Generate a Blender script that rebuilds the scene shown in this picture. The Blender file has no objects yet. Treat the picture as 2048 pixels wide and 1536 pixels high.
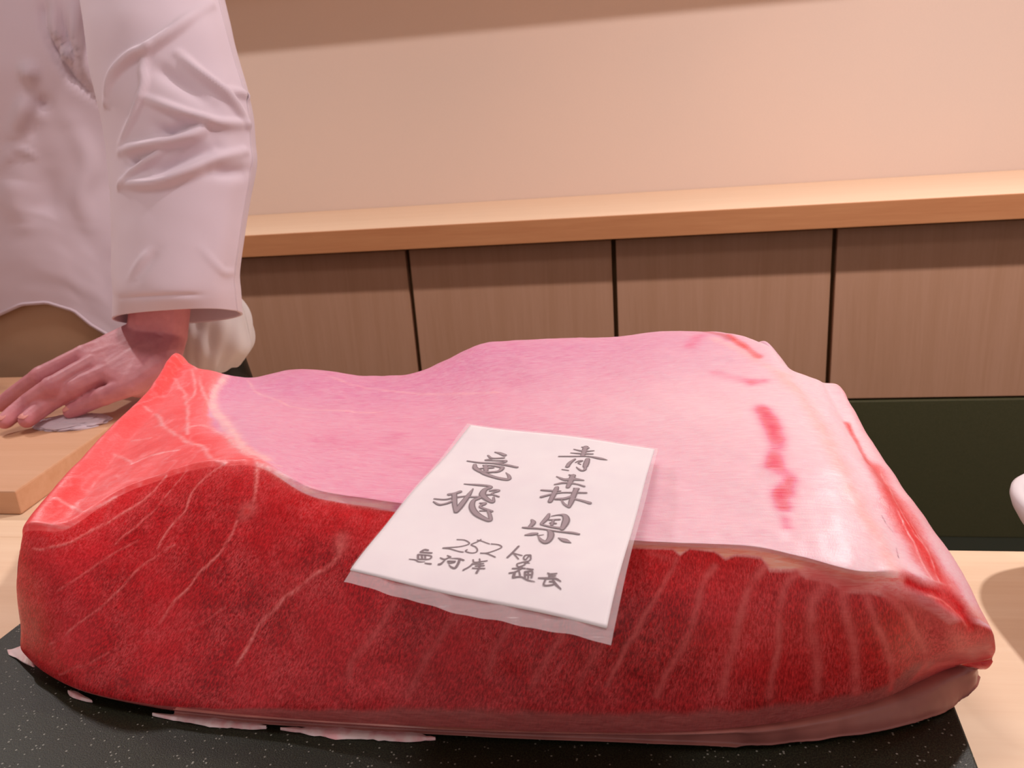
import bpy, bmesh, math, random
import numpy as np
from mathutils import Vector, Matrix

random.seed(7)
R = math.radians
SC = bpy.context.scene
COL = SC.collection

# ------------------------------------------------------------------ camera, light, exposure
SC.view_settings.view_transform = 'Standard'
SC.view_settings.look = 'None'
SC.view_settings.gamma = 1.0
SC.view_settings.use_curve_mapping = False
SC.view_settings.exposure = 0.0

cam_d = bpy.data.cameras.new('camera')
cam = bpy.data.objects.new('camera', cam_d)
COL.objects.link(cam)
cam.matrix_world = (Matrix.Translation((0, 0, .31)) @ Matrix.Rotation(R(10.11), 4, 'Z')
                    @ Matrix.Rotation(R(90-17.26), 4, 'X') @ Matrix.Rotation(R(-4.17), 4, 'Z'))
cam_d.sensor_width = 36
cam_d.lens = 28.125
cam_d.clip_start = .02
cam_d.dof.use_dof = True
cam_d.dof.focus_distance = .50
cam_d.dof.aperture_fstop = 20
SC.camera = cam

world = bpy.data.worlds.new('world')
SC.world = world
world.use_nodes = True
world.node_tree.nodes['Background'].inputs[0].default_value = (1.0, .89, .89, 1)
world.node_tree.nodes['Background'].inputs[1].default_value = .50

def lamp(name, loc, power, size, col=(1, .925, .915), spread=180, rot=(0, 0, 0), sy=None):
    d = bpy.data.lights.new(name, 'AREA')
    d.energy = power; d.size = size; d.color = col; d.spread = R(spread)
    d.shape = 'RECTANGLE' if sy else 'DISK'
    if sy: d.size_y = sy
    o = bpy.data.objects.new(name, d); COL.objects.link(o)
    o.location = loc; o.rotation_euler = rot
    return o
lamp('ceiling_downlight_or_fill', (.90, 1.38, 1.68), 31, .09)
lamp('ceiling_downlight_or_fill', (-1.75, 1.38, 1.68), 17, .09)
lamp('ceiling_downlight_or_fill', (-.35, .42, 1.68), 7, .45)  # added wide fill, softens the shade on the tuna's front edge
lamp('ceiling_downlight_or_fill', (2.2, 1.38, 1.68), 13, .12)

# ------------------------------------------------------------------ data measured for the fish, clothes and lettering
BUMP = [[[0.0715,0.612,0.1405],[0.0766,0.605,0.1391],[0.0856,0.59,0.1377],[0.0939,0.574,0.1324],[0.0981,0.562,0.1315]],[[0.0751,0.624,0.1416],[0.0803,0.617,0.1429],[0.087,0.602,0.1479],[0.094,0.586,0.1421],[0.1007,0.574,0.1345]],[[0.0769,0.632,0.139],[0.0821,0.625,0.1403],[0.0892,0.61,0.1453],[0.0968,0.594,0.1386],[0.1029,0.582,0.1305]],[[0.0773,0.634,0.1277],[0.0826,0.627,0.1279],[0.0899,0.612,0.1289],[0.0975,0.596,0.124],[0.1036,0.584,0.1187]]]
RIND = [[[-0.2548,0.324,0.027],[-0.2593,0.3291,0.0205]],[[-0.2045,0.3215,0.027],[-0.2079,0.3262,0.0205]],[[-0.1012,0.3191,0.028],[-0.1034,0.3255,0.0205]],[[-0.0024,0.3234,0.028],[-0.0025,0.3275,0.0205]],[[0.0451,0.3289,0.029],[0.0452,0.3285,0.0205]],[[0.0789,0.3381,0.03],[0.0787,0.3347,0.0205]],[[0.1091,0.3491,0.032],[0.1083,0.3434,0.0205]],[[0.1331,0.3608,0.034],[0.1318,0.3532,0.0205]],[[0.1489,0.3672,0.037],[0.1494,0.3646,0.0205]],[[0.1553,0.3663,0.04],[0.1585,0.3672,0.0285]],[[0.1578,0.3669,0.04],[0.1639,0.3769,0.0285]]]
FLAP = [[[-0.3825,0.3733,0.03],[-0.3739,0.3632,0.029],[-0.3655,0.3539,0.027]],[[-0.3946,0.3764,0.024],[-0.3886,0.3699,0.0235],[-0.3806,0.3626,0.023]],[[-0.4008,0.377,0.0215],[-0.3979,0.3743,0.021],[-0.3917,0.3694,0.0208]],[[-0.4056,0.378,0.0202],[-0.4039,0.3763,0.02],[-0.4009,0.3736,0.0199]]]
TUNA = [[[-0.3576,0.3931,0.02],[-0.3576,0.3631,0.02],[-0.3566,0.3645,0.02],[-0.3529,0.367,0.02],[-0.3483,0.3725,0.02],[-0.3508,0.3863,0.02],[-0.3654,0.4709,0.02],[-0.3772,0.5598,0.02],[-0.3929,0.6301,0.02],[-0.3929,0.6421,0.02],[-0.3929,0.6341,0.02]],[[-0.3776,0.3931,0.02],[-0.3776,0.3631,0.03],[-0.3766,0.3645,0.052],[-0.3729,0.367,0.078],[-0.3683,0.3725,0.1],[-0.3708,0.3863,0.107],[-0.3854,0.4709,0.118],[-0.3972,0.5598,0.128],[-0.4129,0.6301,0.137],[-0.4129,0.6421,0.107],[-0.4129,0.6341,0.02]],[[-0.3553,0.3808,0.02],[-0.3553,0.3508,0.026],[-0.3489,0.3512,0.0547],[-0.3419,0.359,0.0861],[-0.3371,0.3749,0.108],[-0.3417,0.3895,0.113],[-0.3581,0.4605,0.121],[-0.3737,0.5404,0.13],[-0.4033,0.6276,0.137],[-0.4033,0.6396,0.107],[-0.4033,0.6316,0.02]],[[-0.318,0.366,0.02],[-0.318,0.336,0.026],[-0.3187,0.3514,0.0575],[-0.3195,0.3755,0.092],[-0.3201,0.4028,0.116],[-0.3214,0.4137,0.12],[-0.3312,0.4613,0.126],[-0.3543,0.5337,0.132],[-0.3879,0.6173,0.136],[-0.3879,0.6293,0.106],[-0.3879,0.6213,0.02]],[[-0.2721,0.3576,0.02],[-0.2721,0.3276,0.026],[-0.275,0.3495,0.0614],[-0.2782,0.3808,0.1001],[-0.2805,0.4131,0.127],[-0.2847,0.424,0.129],[-0.3044,0.4644,0.13],[-0.3351,0.5328,0.132],[-0.3719,0.6155,0.133],[-0.3719,0.6275,0.103],[-0.3719,0.6195,0.02]],[[-0.2317,0.3541,0.02],[-0.2317,0.3241,0.026],[-0.2354,0.3447,0.0642],[-0.2394,0.3746,0.1059],[-0.2422,0.4059,0.135],[-0.2526,0.4225,0.1345],[-0.2898,0.4782,0.13],[-0.3318,0.5442,0.128],[-0.3568,0.6123,0.13],[-0.3568,0.6243,0.1],[-0.3568,0.6163,0.02]],[[-0.2052,0.3526,0.02],[-0.2052,0.3226,0.026],[-0.2107,0.342,0.0638],[-0.2167,0.3704,0.1052],[-0.2209,0.4008,0.134],[-0.2269,0.4171,0.135],[-0.2599,0.4774,0.13],[-0.3056,0.5577,0.125],[-0.3448,0.6317,0.121],[-0.3448,0.6437,0.091],[-0.3448,0.6357,0.02]],[[-0.1714,0.3517,0.02],[-0.1714,0.3217,0.026],[-0.1761,0.3337,0.0617],[-0.1813,0.3541,0.1008],[-0.185,0.3789,0.128],[-0.1862,0.3901,0.131],[-0.2105,0.4567,0.127],[-0.2564,0.5492,0.123],[-0.3004,0.6344,0.127],[-0.3004,0.6464,0.097],[-0.3004,0.6384,0.02]],[[-0.1334,0.3512,0.02],[-0.1334,0.3212,0.026],[-0.1388,0.3314,0.0603],[-0.1448,0.3499,0.0979],[-0.149,0.3733,0.124],[-0.1491,0.3836,0.128],[-0.1697,0.4548,0.124],[-0.1978,0.5409,0.121],[-0.2342,0.6264,0.122],[-0.2342,0.6384,0.092],[-0.2342,0.6304,0.02]],[[-0.1019,0.3514,0.02],[-0.1019,0.3214,0.026],[-0.1044,0.3298,0.0593],[-0.1072,0.3462,0.0957],[-0.1092,0.3682,0.121],[-0.1105,0.3808,0.125],[-0.1274,0.4566,0.123],[-0.157,0.5475,0.122],[-0.189,0.6245,0.126],[-0.189,0.6365,0.096],[-0.189,0.6285,0.02]],[[-0.0637,0.3521,0.02],[-0.0637,0.3221,0.026],[-0.0644,0.3275,0.0579],[-0.0652,0.3406,0.0927],[-0.0657,0.3603,0.117],[-0.0658,0.3718,0.121],[-0.0789,0.4534,0.124],[-0.1047,0.5559,0.13],[-0.1407,0.6479,0.141],[-0.1407,0.6599,0.111],[-0.1407,0.6519,0.02]],[[-0.0267,0.3539,0.02],[-0.0267,0.3239,0.026],[-0.0261,0.3268,0.0568],[-0.0255,0.3372,0.0905],[-0.025,0.355,0.114],[-0.0253,0.3647,0.118],[-0.0354,0.4504,0.125],[-0.0559,0.5525,0.134],[-0.0893,0.6507,0.144],[-0.0893,0.6627,0.114],[-0.0893,0.6547,0.02]],[[0.0072,0.3564,0.02],[0.0072,0.3264,0.026],[0.0078,0.3282,0.0565],[0.0085,0.3374,0.0898],[0.009,0.3543,0.113],[0.008,0.3621,0.117],[0.0033,0.4449,0.127],[-0.009,0.5401,0.137],[-0.0302,0.645,0.145],[-0.0302,0.657,0.115],[-0.0302,0.649,0.02]],[[0.0456,0.3627,0.02],[0.0456,0.3327,0.026],[0.0459,0.3319,0.0561],[0.0463,0.3383,0.0891],[0.0465,0.3533,0.112],[0.0452,0.3623,0.116],[0.04,0.4395,0.129],[0.0286,0.5397,0.14],[0.0105,0.6482,0.148],[0.0105,0.6602,0.118],[0.0105,0.6522,0.02]],[[0.0801,0.3729,0.02],[0.0801,0.3429,0.026],[0.0768,0.3365,0.0554],[0.0732,0.3367,0.0876],[0.0707,0.3474,0.11],[0.0696,0.3549,0.115],[0.0673,0.4366,0.13],[0.0606,0.5263,0.14],[0.0592,0.6371,0.148],[0.0592,0.6491,0.118],[0.0592,0.6411,0.02]],[[0.1112,0.3859,0.02],[0.1112,0.3559,0.026],[0.1053,0.3435,0.0536],[0.0988,0.3372,0.0839],[0.0943,0.3434,0.105],[0.092,0.3492,0.112],[0.0923,0.4267,0.128],[0.0877,0.5149,0.138],[0.0865,0.6039,0.147],[0.0865,0.6159,0.117],[0.0865,0.6079,0.02]],[[0.1372,0.4021,0.02],[0.1372,0.3721,0.026],[0.1296,0.3559,0.0523],[0.1213,0.3454,0.081],[0.1155,0.3487,0.101],[0.1147,0.3628,0.106],[0.1118,0.42,0.122],[0.1028,0.4879,0.132],[0.1006,0.5697,0.138],[0.1006,0.5817,0.108],[0.1006,0.5737,0.02]],[[0.1553,0.4132,0.02],[0.1553,0.3832,0.026],[0.1486,0.3633,0.0477],[0.1412,0.3488,0.0715],[0.1361,0.3492,0.088],[0.1355,0.3697,0.097],[0.1269,0.4081,0.113],[0.1187,0.4858,0.126],[0.1173,0.5536,0.133],[0.1173,0.5656,0.103],[0.1173,0.5576,0.02]],[[0.1593,0.3967,0.02],[0.1593,0.3667,0.042],[0.1621,0.3647,0.05],[0.1623,0.3645,0.055],[0.1586,0.3649,0.064],[0.1507,0.387,0.08],[0.1416,0.4197,0.094],[0.1331,0.4811,0.108],[0.1273,0.5484,0.12],[0.1273,0.5604,0.09],[0.1273,0.5524,0.02]],[[0.1093,0.3967,0.02],[0.1093,0.4017,0.02],[0.1121,0.3997,0.02],[0.1123,0.3995,0.02],[0.1086,0.3999,0.02],[0.1007,0.387,0.02],[0.0916,0.4197,0.02],[0.0831,0.4811,0.02],[0.0773,0.5484,0.02],[0.0773,0.5604,0.02],[0.0773,0.5524,0.02]]]
MARKS = [["w",0.00119,0.75,[[1.08,3.62],[1.67,3.58],[2.17,3.58],[2.67,3.5],[3.08,3.5],[3.46,3.67],[3.71,4.08]]],["w",0.00101,0.5,[[0.83,0.88],[2.29,1.79],[2.79,2.08],[3.12,2.25],[3.46,2.5],[3.71,2.71],[4.17,2.88]]],["w",0.00129,0.7,[[4.75,4.04],[4.42,3.79],[4.25,3.54],[4.21,3.29],[4.08,3.17],[3.92,3.0],[3.88,2.88]]],["w",0.00139,0.7,[[5.38,3.17],[5.21,2.96],[4.96,2.75],[4.62,2.54],[4.46,2.38],[4.25,2.25],[4.08,2.04]]],["w",0.00173,0.7,[[7.21,2.92],[6.88,2.67],[6.46,2.38],[6.12,2.12],[5.83,1.88],[5.58,1.67]]],["w",0.00214,0.7,[[5.75,4.08],[5.79,3.75],[5.83,3.46]]],["w",0.00166,0.45,[[7.58,3.33],[7.5,3.12],[7.25,2.92]]],["w",0.001,0.45,[[4.04,4.0],[3.75,3.54],[3.58,3.33],[3.21,3.08]]],["w",0.00101,0.4,[[3.54,3.04],[3.12,2.92],[2.83,2.79],[2.25,2.67]]],["w",0.00092,0.3,[[5.25,2.25],[4.79,2.08],[4.42,1.96]]],["w",0.00101,0.3,[[3.38,1.71],[3.08,1.54],[2.5,1.29]]],["s",0.00328,0.55,[[8.33,2.67],[8.0,2.29],[7.67,2.0],[7.54,1.75]]],["s",0.00346,0.55,[[9.33,2.75],[9.04,2.38],[8.75,2.04],[8.42,1.58]]],["s",0.00287,0.55,[[9.92,2.71],[9.71,2.29],[9.58,1.92]]],["s",0.00285,0.55,[[10.54,2.58],[10.29,2.12],[10.12,1.79]]],["s",0.00307,0.55,[[11.29,2.88],[10.92,2.29],[10.71,1.83]]],["s",0.00203,0.95,[[12.08,3.75],[11.92,3.33],[11.71,3.0],[11.54,2.67],[11.38,2.46],[11.12,1.92]]],["s",0.0028,0.95,[[12.54,3.67],[12.38,3.33],[12.29,2.88],[12.17,2.5],[12.0,2.21],[11.83,1.75]]],["s",0.00333,0.95,[[13.21,3.71],[13.0,3.42],[12.88,3.08],[12.79,2.62],[12.71,2.21],[12.62,1.79]]],["s",0.00284,0.95,[[13.83,3.71],[13.54,3.42],[13.42,3.08],[13.38,2.46],[13.29,2.04],[13.25,1.71]]],["s",0.00443,0.95,[[14.25,3.54],[14.0,3.21],[13.96,2.75],[14.0,2.38],[13.96,1.75]]],["s",0.00397,0.95,[[14.67,3.71],[14.58,3.25],[14.62,2.67],[14.62,2.08],[14.58,1.62]]],["s",0.00299,0.95,[[15.04,3.58],[15.12,3.0],[15.25,2.42],[15.29,1.83],[15.21,1.5]]],["s",0.0036,0.95,[[15.46,3.67],[15.71,3.29],[15.92,2.75],[16.04,2.25],[16.0,1.79],[15.71,1.54]]],["s",0.00624,0.75,[[14.08,3.75],[14.75,3.79],[15.67,3.67],[16.38,3.38]]],["s",0.00837,0.6,[[16.46,3.21],[16.83,2.88],[17.08,2.42]]],["s",0.00474,0.6,[[15.88,1.58],[16.54,1.83],[18.25,2.04]]],["s",0.00253,0.45,[[11.71,3.83],[11.92,3.79]]],["f",0.00515,0.75,[[5.71,3.33],[5.62,3.29]]],["r",0.00272,0.7,[[5.67,3.29],[5.62,3.29]]],["f",0.00415,0.6,[[7.58,3.42],[7.58,3.33]]],["w",0.00206,0.6,[[1.96,7.46],[3.08,7.17],[3.5,6.75],[3.83,6.12]]],["w",0.00217,0.6,[[2.92,7.79],[3.46,7.33],[3.33,7.0]]],["w",0.00538,0.9,[[5.0,7.83],[4.88,7.38],[4.88,7.0],[5.12,6.46],[5.29,5.79],[5.38,5.29],[5.96,4.92]]],["w",0.00245,0.6,[[2.67,8.12],[3.83,7.33],[4.58,6.96],[5.0,6.38],[5.17,5.5]]],["w",0.00221,0.6,[[1.62,6.75],[2.33,6.71],[2.96,6.42],[3.79,5.96],[4.33,5.54],[4.46,4.96],[4.75,4.04]]],["w",0.00247,0.6,[[3.71,6.29],[4.33,6.29],[4.96,5.88],[5.17,5.38],[5.67,4.42]]],["w",0.00191,0.5,[[0.96,6.0],[2.08,5.92],[2.67,5.67]]],["w",0.00181,0.5,[[2.67,5.67],[3.08,5.71],[3.75,5.67]]],["w",0.00173,0.65,[[1.5,5.21],[1.96,5.08],[2.25,4.67],[2.62,4.08],[2.92,4.0]]],["w",0.00171,0.45,[[1.38,4.5],[1.71,4.42],[2.0,4.04],[2.25,3.96]]],["w",0.00156,0.5,[[1.58,6.21],[2.21,6.21],[2.67,6.21]]],["w",0.00203,0.45,[[5.88,7.67],[6.08,7.25],[6.46,7.04],[6.75,6.88],[7.38,6.88],[8.0,6.92]]],["w",0.00244,0.35,[[7.08,8.12],[7.54,7.62],[8.08,7.46],[9.12,7.21],[9.92,6.96]]],["w",0.00348,0.8,[[5.75,4.12],[6.21,4.04],[6.79,4.12],[7.25,4.12],[7.67,4.08],[8.29,4.12]]],["w",0.00247,0.5,[[5.88,3.96],[5.96,4.29],[6.29,4.92]]],["w",0.00791,0.85,[[15.08,7.33],[15.58,7.17],[15.79,6.75],[15.46,6.0],[15.58,5.58],[15.71,5.21],[15.83,4.5]]],["w",0.00603,0.5,[[13.79,7.71],[14.25,7.54],[14.75,7.38],[15.29,7.38]]],["m",0.00458,0.35,[[14.29,7.08],[14.54,7.12]]],["m",0.00505,1,[[14.25,6.62],[14.29,6.38],[14.21,6.17]]],["m",0.00444,0.75,[[14.17,6.08],[13.96,5.83]]],["m",0.00454,1,[[13.96,5.83],[14.17,5.71],[14.04,5.58]]],["m",0.0041,0.95,[[13.92,5.54],[13.92,5.42]]],["m",0.00343,0.5,[[13.88,5.29],[13.88,5.21]]],["m",0.00557,0.25,[[13.33,7.54],[13.58,7.79]]],["m",0.00428,0.25,[[13.58,7.17],[14.25,7.08]]],["r",0.0035,0.85,[[14.08,7.88],[14.29,7.67],[14.46,7.58],[14.62,7.5]]],["p",0.00367,0.6,[[13.62,8.0],[13.92,7.88],[14.08,7.75]]],["k",0.00044,0.6,[[16.12,5.54],[16.17,5.46],[16.21,5.29],[16.08,5.0],[15.96,4.67]]],["r",0.00227,0.9,[[17.17,7.08],[17.12,6.79],[16.96,6.46]]],["r",0.0071,1,[[17.12,6.46],[16.96,6.21],[16.75,5.83],[16.75,5.5]]],["r",0.01021,1,[[17.0,6.0],[16.92,5.62],[16.79,5.12],[16.96,4.71]]],["r",0.00775,1,[[16.79,5.33],[16.83,4.75],[17.08,4.33]]],["R",0.00541,1,[[16.08,4.04],[16.46,4.04],[17.08,4.25],[17.25,4.08]]],["R",0.00493,1,[[16.75,3.96],[17.12,3.96],[17.29,3.71]]],["w",0.00084,0.6,[[16.75,5.83],[16.71,5.5],[16.58,4.92],[16.67,4.54]]],["w",0.00084,0.6,[[17.04,5.83],[16.96,5.33],[16.83,4.75],[16.88,4.5]]],["w",0.00088,0.5,[[17.21,6.42],[16.92,5.83],[16.92,5.25]]],["w",0.00109,0.6,[[16.46,4.54],[16.75,4.5],[17.21,4.58]]],["w",0.00109,0.5,[[16.38,3.79],[17.0,3.96],[17.21,3.54]]]]
FATLINE = [[11.46,3.96],[11.58,3.96],[12.04,3.96],[12.12,3.83],[12.25,4.0],[12.54,3.96],[12.67,3.79],[12.79,3.88],[13.17,3.88],[13.29,3.67],[13.79,3.75],[13.96,3.67],[14.38,3.71],[14.67,3.62],[15.12,3.67],[15.5,3.58]]
SLEEVE_GRID = [[[-0.4806,0.868,0.1337],[-0.4907,0.896,0.1231],[-0.5182,0.9165,0.1141],[-0.5558,0.924,0.1092],[-0.5934,0.9165,0.1096],[-0.6209,0.896,0.1153],[-0.631,0.868,0.1247],[-0.6209,0.84,0.1353],[-0.5934,0.8195,0.1443],[-0.5558,0.812,0.1492],[-0.5182,0.8195,0.1488],[-0.4907,0.84,0.1431],[-0.4806,0.868,0.1337]],[[-0.4796,0.87,0.1549],[-0.4894,0.9,0.151],[-0.516,0.922,0.1482],[-0.5523,0.93,0.1473],[-0.5887,0.922,0.1486],[-0.6153,0.9,0.1516],[-0.625,0.87,0.1557],[-0.6153,0.84,0.1596],[-0.5887,0.818,0.1624],[-0.5523,0.81,0.1633],[-0.516,0.818,0.162],[-0.4894,0.84,0.159],[-0.4796,0.87,0.1549]],[[-0.4797,0.875,0.1754],[-0.4893,0.9065,0.1758],[-0.5155,0.9296,0.177],[-0.5513,0.938,0.1785],[-0.5872,0.9296,0.18],[-0.6134,0.9065,0.1811],[-0.623,0.875,0.1816],[-0.6134,0.8435,0.1811],[-0.5872,0.8204,0.18],[-0.5513,0.812,0.1785],[-0.5155,0.8204,0.177],[-0.4893,0.8435,0.1758],[-0.4797,0.875,0.1754]],[[-0.4759,0.895,0.2136],[-0.4861,0.927,0.2141],[-0.5139,0.9504,0.2154],[-0.5519,0.959,0.2173],[-0.5899,0.9504,0.2192],[-0.6177,0.927,0.2206],[-0.6278,0.895,0.2211],[-0.6177,0.863,0.2206],[-0.5899,0.8396,0.2192],[-0.5519,0.831,0.2173],[-0.5139,0.8396,0.2154],[-0.4861,0.863,0.2141],[-0.4759,0.895,0.2136]],[[-0.4722,0.92,0.2577],[-0.4831,0.953,0.2584],[-0.513,0.9772,0.2601],[-0.5537,0.986,0.2624],[-0.5945,0.9772,0.2647],[-0.6243,0.953,0.2664],[-0.6353,0.92,0.267],[-0.6243,0.887,0.2664],[-0.5945,0.8628,0.2647],[-0.5537,0.854,0.2624],[-0.513,0.8628,0.2601],[-0.4831,0.887,0.2584],[-0.4722,0.92,0.2577]],[[-0.4673,0.94,0.2971],[-0.4792,0.974,0.2979],[-0.5116,0.9989,0.2999],[-0.5559,1.008,0.3027],[-0.6002,0.9989,0.3056],[-0.6326,0.974,0.3076],[-0.6445,0.94,0.3084],[-0.6326,0.906,0.3076],[-0.6002,0.8811,0.3056],[-0.5559,0.872,0.3027],[-0.5116,0.8811,0.2999],[-0.4792,0.906,0.2979],[-0.4673,0.94,0.2971]],[[-0.4694,0.95,0.3202],[-0.4815,0.984,0.3211],[-0.5144,1.0089,0.3233],[-0.5593,1.018,0.3263],[-0.6042,1.0089,0.3293],[-0.6371,0.984,0.3315],[-0.6491,0.95,0.3323],[-0.6371,0.916,0.3315],[-0.6042,0.8911,0.3293],[-0.5593,0.882,0.3263],[-0.5144,0.8911,0.3233],[-0.4815,0.916,0.3211],[-0.4694,0.95,0.3202]],[[-0.4718,0.96,0.3493],[-0.484,0.994,0.3502],[-0.5174,1.0189,0.3526],[-0.563,1.028,0.3558],[-0.6087,1.0189,0.3591],[-0.642,0.994,0.3614],[-0.6543,0.96,0.3623],[-0.642,0.926,0.3614],[-0.6087,0.9011,0.3591],[-0.563,0.892,0.3558],[-0.5174,0.9011,0.3526],[-0.484,0.926,0.3502],[-0.4718,0.96,0.3493]],[[-0.478,0.97,0.3787],[-0.4904,1.004,0.3796],[-0.5241,1.0289,0.3822],[-0.5701,1.038,0.3857],[-0.6161,1.0289,0.3892],[-0.6498,1.004,0.3917],[-0.6622,0.97,0.3926],[-0.6498,0.936,0.3917],[-0.6161,0.9111,0.3892],[-0.5701,0.902,0.3857],[-0.5241,0.9111,0.3822],[-0.4904,0.936,0.3796],[-0.478,0.97,0.3787]],[[-0.4896,0.985,0.4147],[-0.5016,1.0195,0.4156],[-0.5345,1.0448,0.4183],[-0.5795,1.054,0.4219],[-0.6244,1.0448,0.4256],[-0.6573,1.0195,0.4282],[-0.6693,0.985,0.4292],[-0.6573,0.9505,0.4282],[-0.6244,0.9252,0.4256],[-0.5795,0.916,0.4219],[-0.5345,0.9252,0.4183],[-0.5016,0.9505,0.4156],[-0.4896,0.985,0.4147]],[[-0.5014,1.0,0.4567],[-0.5131,1.035,0.4577],[-0.5448,1.0606,0.4604],[-0.5882,1.07,0.4642],[-0.6316,1.0606,0.468],[-0.6634,1.035,0.4707],[-0.6751,1.0,0.4717],[-0.6634,0.965,0.4707],[-0.6316,0.9394,0.468],[-0.5882,0.93,0.4642],[-0.5448,0.9394,0.4604],[-0.5131,0.965,0.4577],[-0.5014,1.0,0.4567]],[[-0.5156,1.02,0.4943],[-0.5269,1.0565,0.4953],[-0.5579,1.0832,0.4981],[-0.6002,1.093,0.502],[-0.6425,1.0832,0.5059],[-0.6735,1.0565,0.5087],[-0.6848,1.02,0.5097],[-0.6735,0.9835,0.5087],[-0.6425,0.9568,0.5059],[-0.6002,0.947,0.502],[-0.5579,0.9568,0.4981],[-0.5269,0.9835,0.4953],[-0.5156,1.02,0.4943]],[[-0.5415,1.06,0.5712],[-0.5523,1.099,0.5723],[-0.582,1.1275,0.5753],[-0.6225,1.138,0.5793],[-0.663,1.1275,0.5834],[-0.6926,1.099,0.5864],[-0.7035,1.06,0.5875],[-0.6926,1.021,0.5864],[-0.663,0.9925,0.5834],[-0.6225,0.982,0.5793],[-0.582,0.9925,0.5753],[-0.5523,1.021,0.5723],[-0.5415,1.06,0.5712]],[[-0.5744,1.1,0.6514],[-0.584,1.14,0.6524],[-0.6102,1.1693,0.6553],[-0.646,1.18,0.6593],[-0.6818,1.1693,0.6632],[-0.708,1.14,0.6661],[-0.7176,1.1,0.6671],[-0.708,1.06,0.6661],[-0.6818,1.0307,0.6632],[-0.646,1.02,0.6593],[-0.6102,1.0307,0.6553],[-0.584,1.06,0.6524],[-0.5744,1.1,0.6514]],[[-0.6128,1.14,0.7177],[-0.6205,1.175,0.7186],[-0.6414,1.2006,0.7211],[-0.6699,1.21,0.7244],[-0.6984,1.2006,0.7277],[-0.7193,1.175,0.7301],[-0.727,1.14,0.731],[-0.7193,1.105,0.7301],[-0.6984,1.0794,0.7277],[-0.6699,1.07,0.7244],[-0.6414,1.0794,0.7211],[-0.6205,1.105,0.7186],[-0.6128,1.14,0.7177]]]
SLEEVE_FOLDS = [[1,0.0053,0.01,[[10.83,11.58],[9.92,10.33],[9.33,9.5],[9.08,9.0],[8.5,8.33],[7.67,7.83]]],[1,0.0036,0.007,[[9.33,9.5],[8.75,9.25],[8.17,9.17],[7.17,8.75],[6.08,8.17]]],[1,0.0053,0.01,[[7.75,9.17],[7.33,9.75],[7.08,10.17],[6.83,10.83],[6.83,11.83]]],[1,0.0053,0.01,[[9.17,10.17],[8.58,10.58],[7.83,11.25],[6.83,11.92]]],[1,0.0059,0.01,[[5.75,8.17],[6.0,9.17],[6.33,10.08],[6.83,10.5]]],[1,0.0053,0.01,[[4.5,8.08],[4.5,9.0],[4.67,9.67],[5.17,10.5],[5.67,11.67]]],[1,0.0036,0.006,[[4.42,8.0],[4.83,8.5],[5.33,9.08],[5.83,9.42]]],[-1,0.0077,0.009,[[6.75,9.25],[6.5,9.58],[6.83,10.08]]],[-1,0.0083,0.008,[[4.83,9.0],[5.08,9.58],[5.92,10.67]]],[-1,0.0083,0.008,[[4.83,10.5],[4.83,11.08],[4.83,11.83]]],[-1,0.0095,0.007,[[8.83,9.5],[8.42,9.92],[7.5,10.67]]],[-1,0.0071,0.007,[[5.08,8.42],[5.5,8.75]]],[1,0.0047,0.006,[[8.08,11.25],[8.0,11.83],[7.83,0.33]]],[1,0.0036,0.0022,[[2.17,8.42],[2.67,8.83],[2.92,9.08]]],[-1,0.0059,0.002,[[2.08,8.67],[2.58,9.08],[2.92,9.33]]],[1,0.0042,0.002,[[2.92,10.5],[2.25,11.33],[2.08,0.08]]],[-1,0.003,0.0015,[[1.08,8.08],[1.25,9.08],[1.17,10.25],[0.92,0.17]]]]
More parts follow.
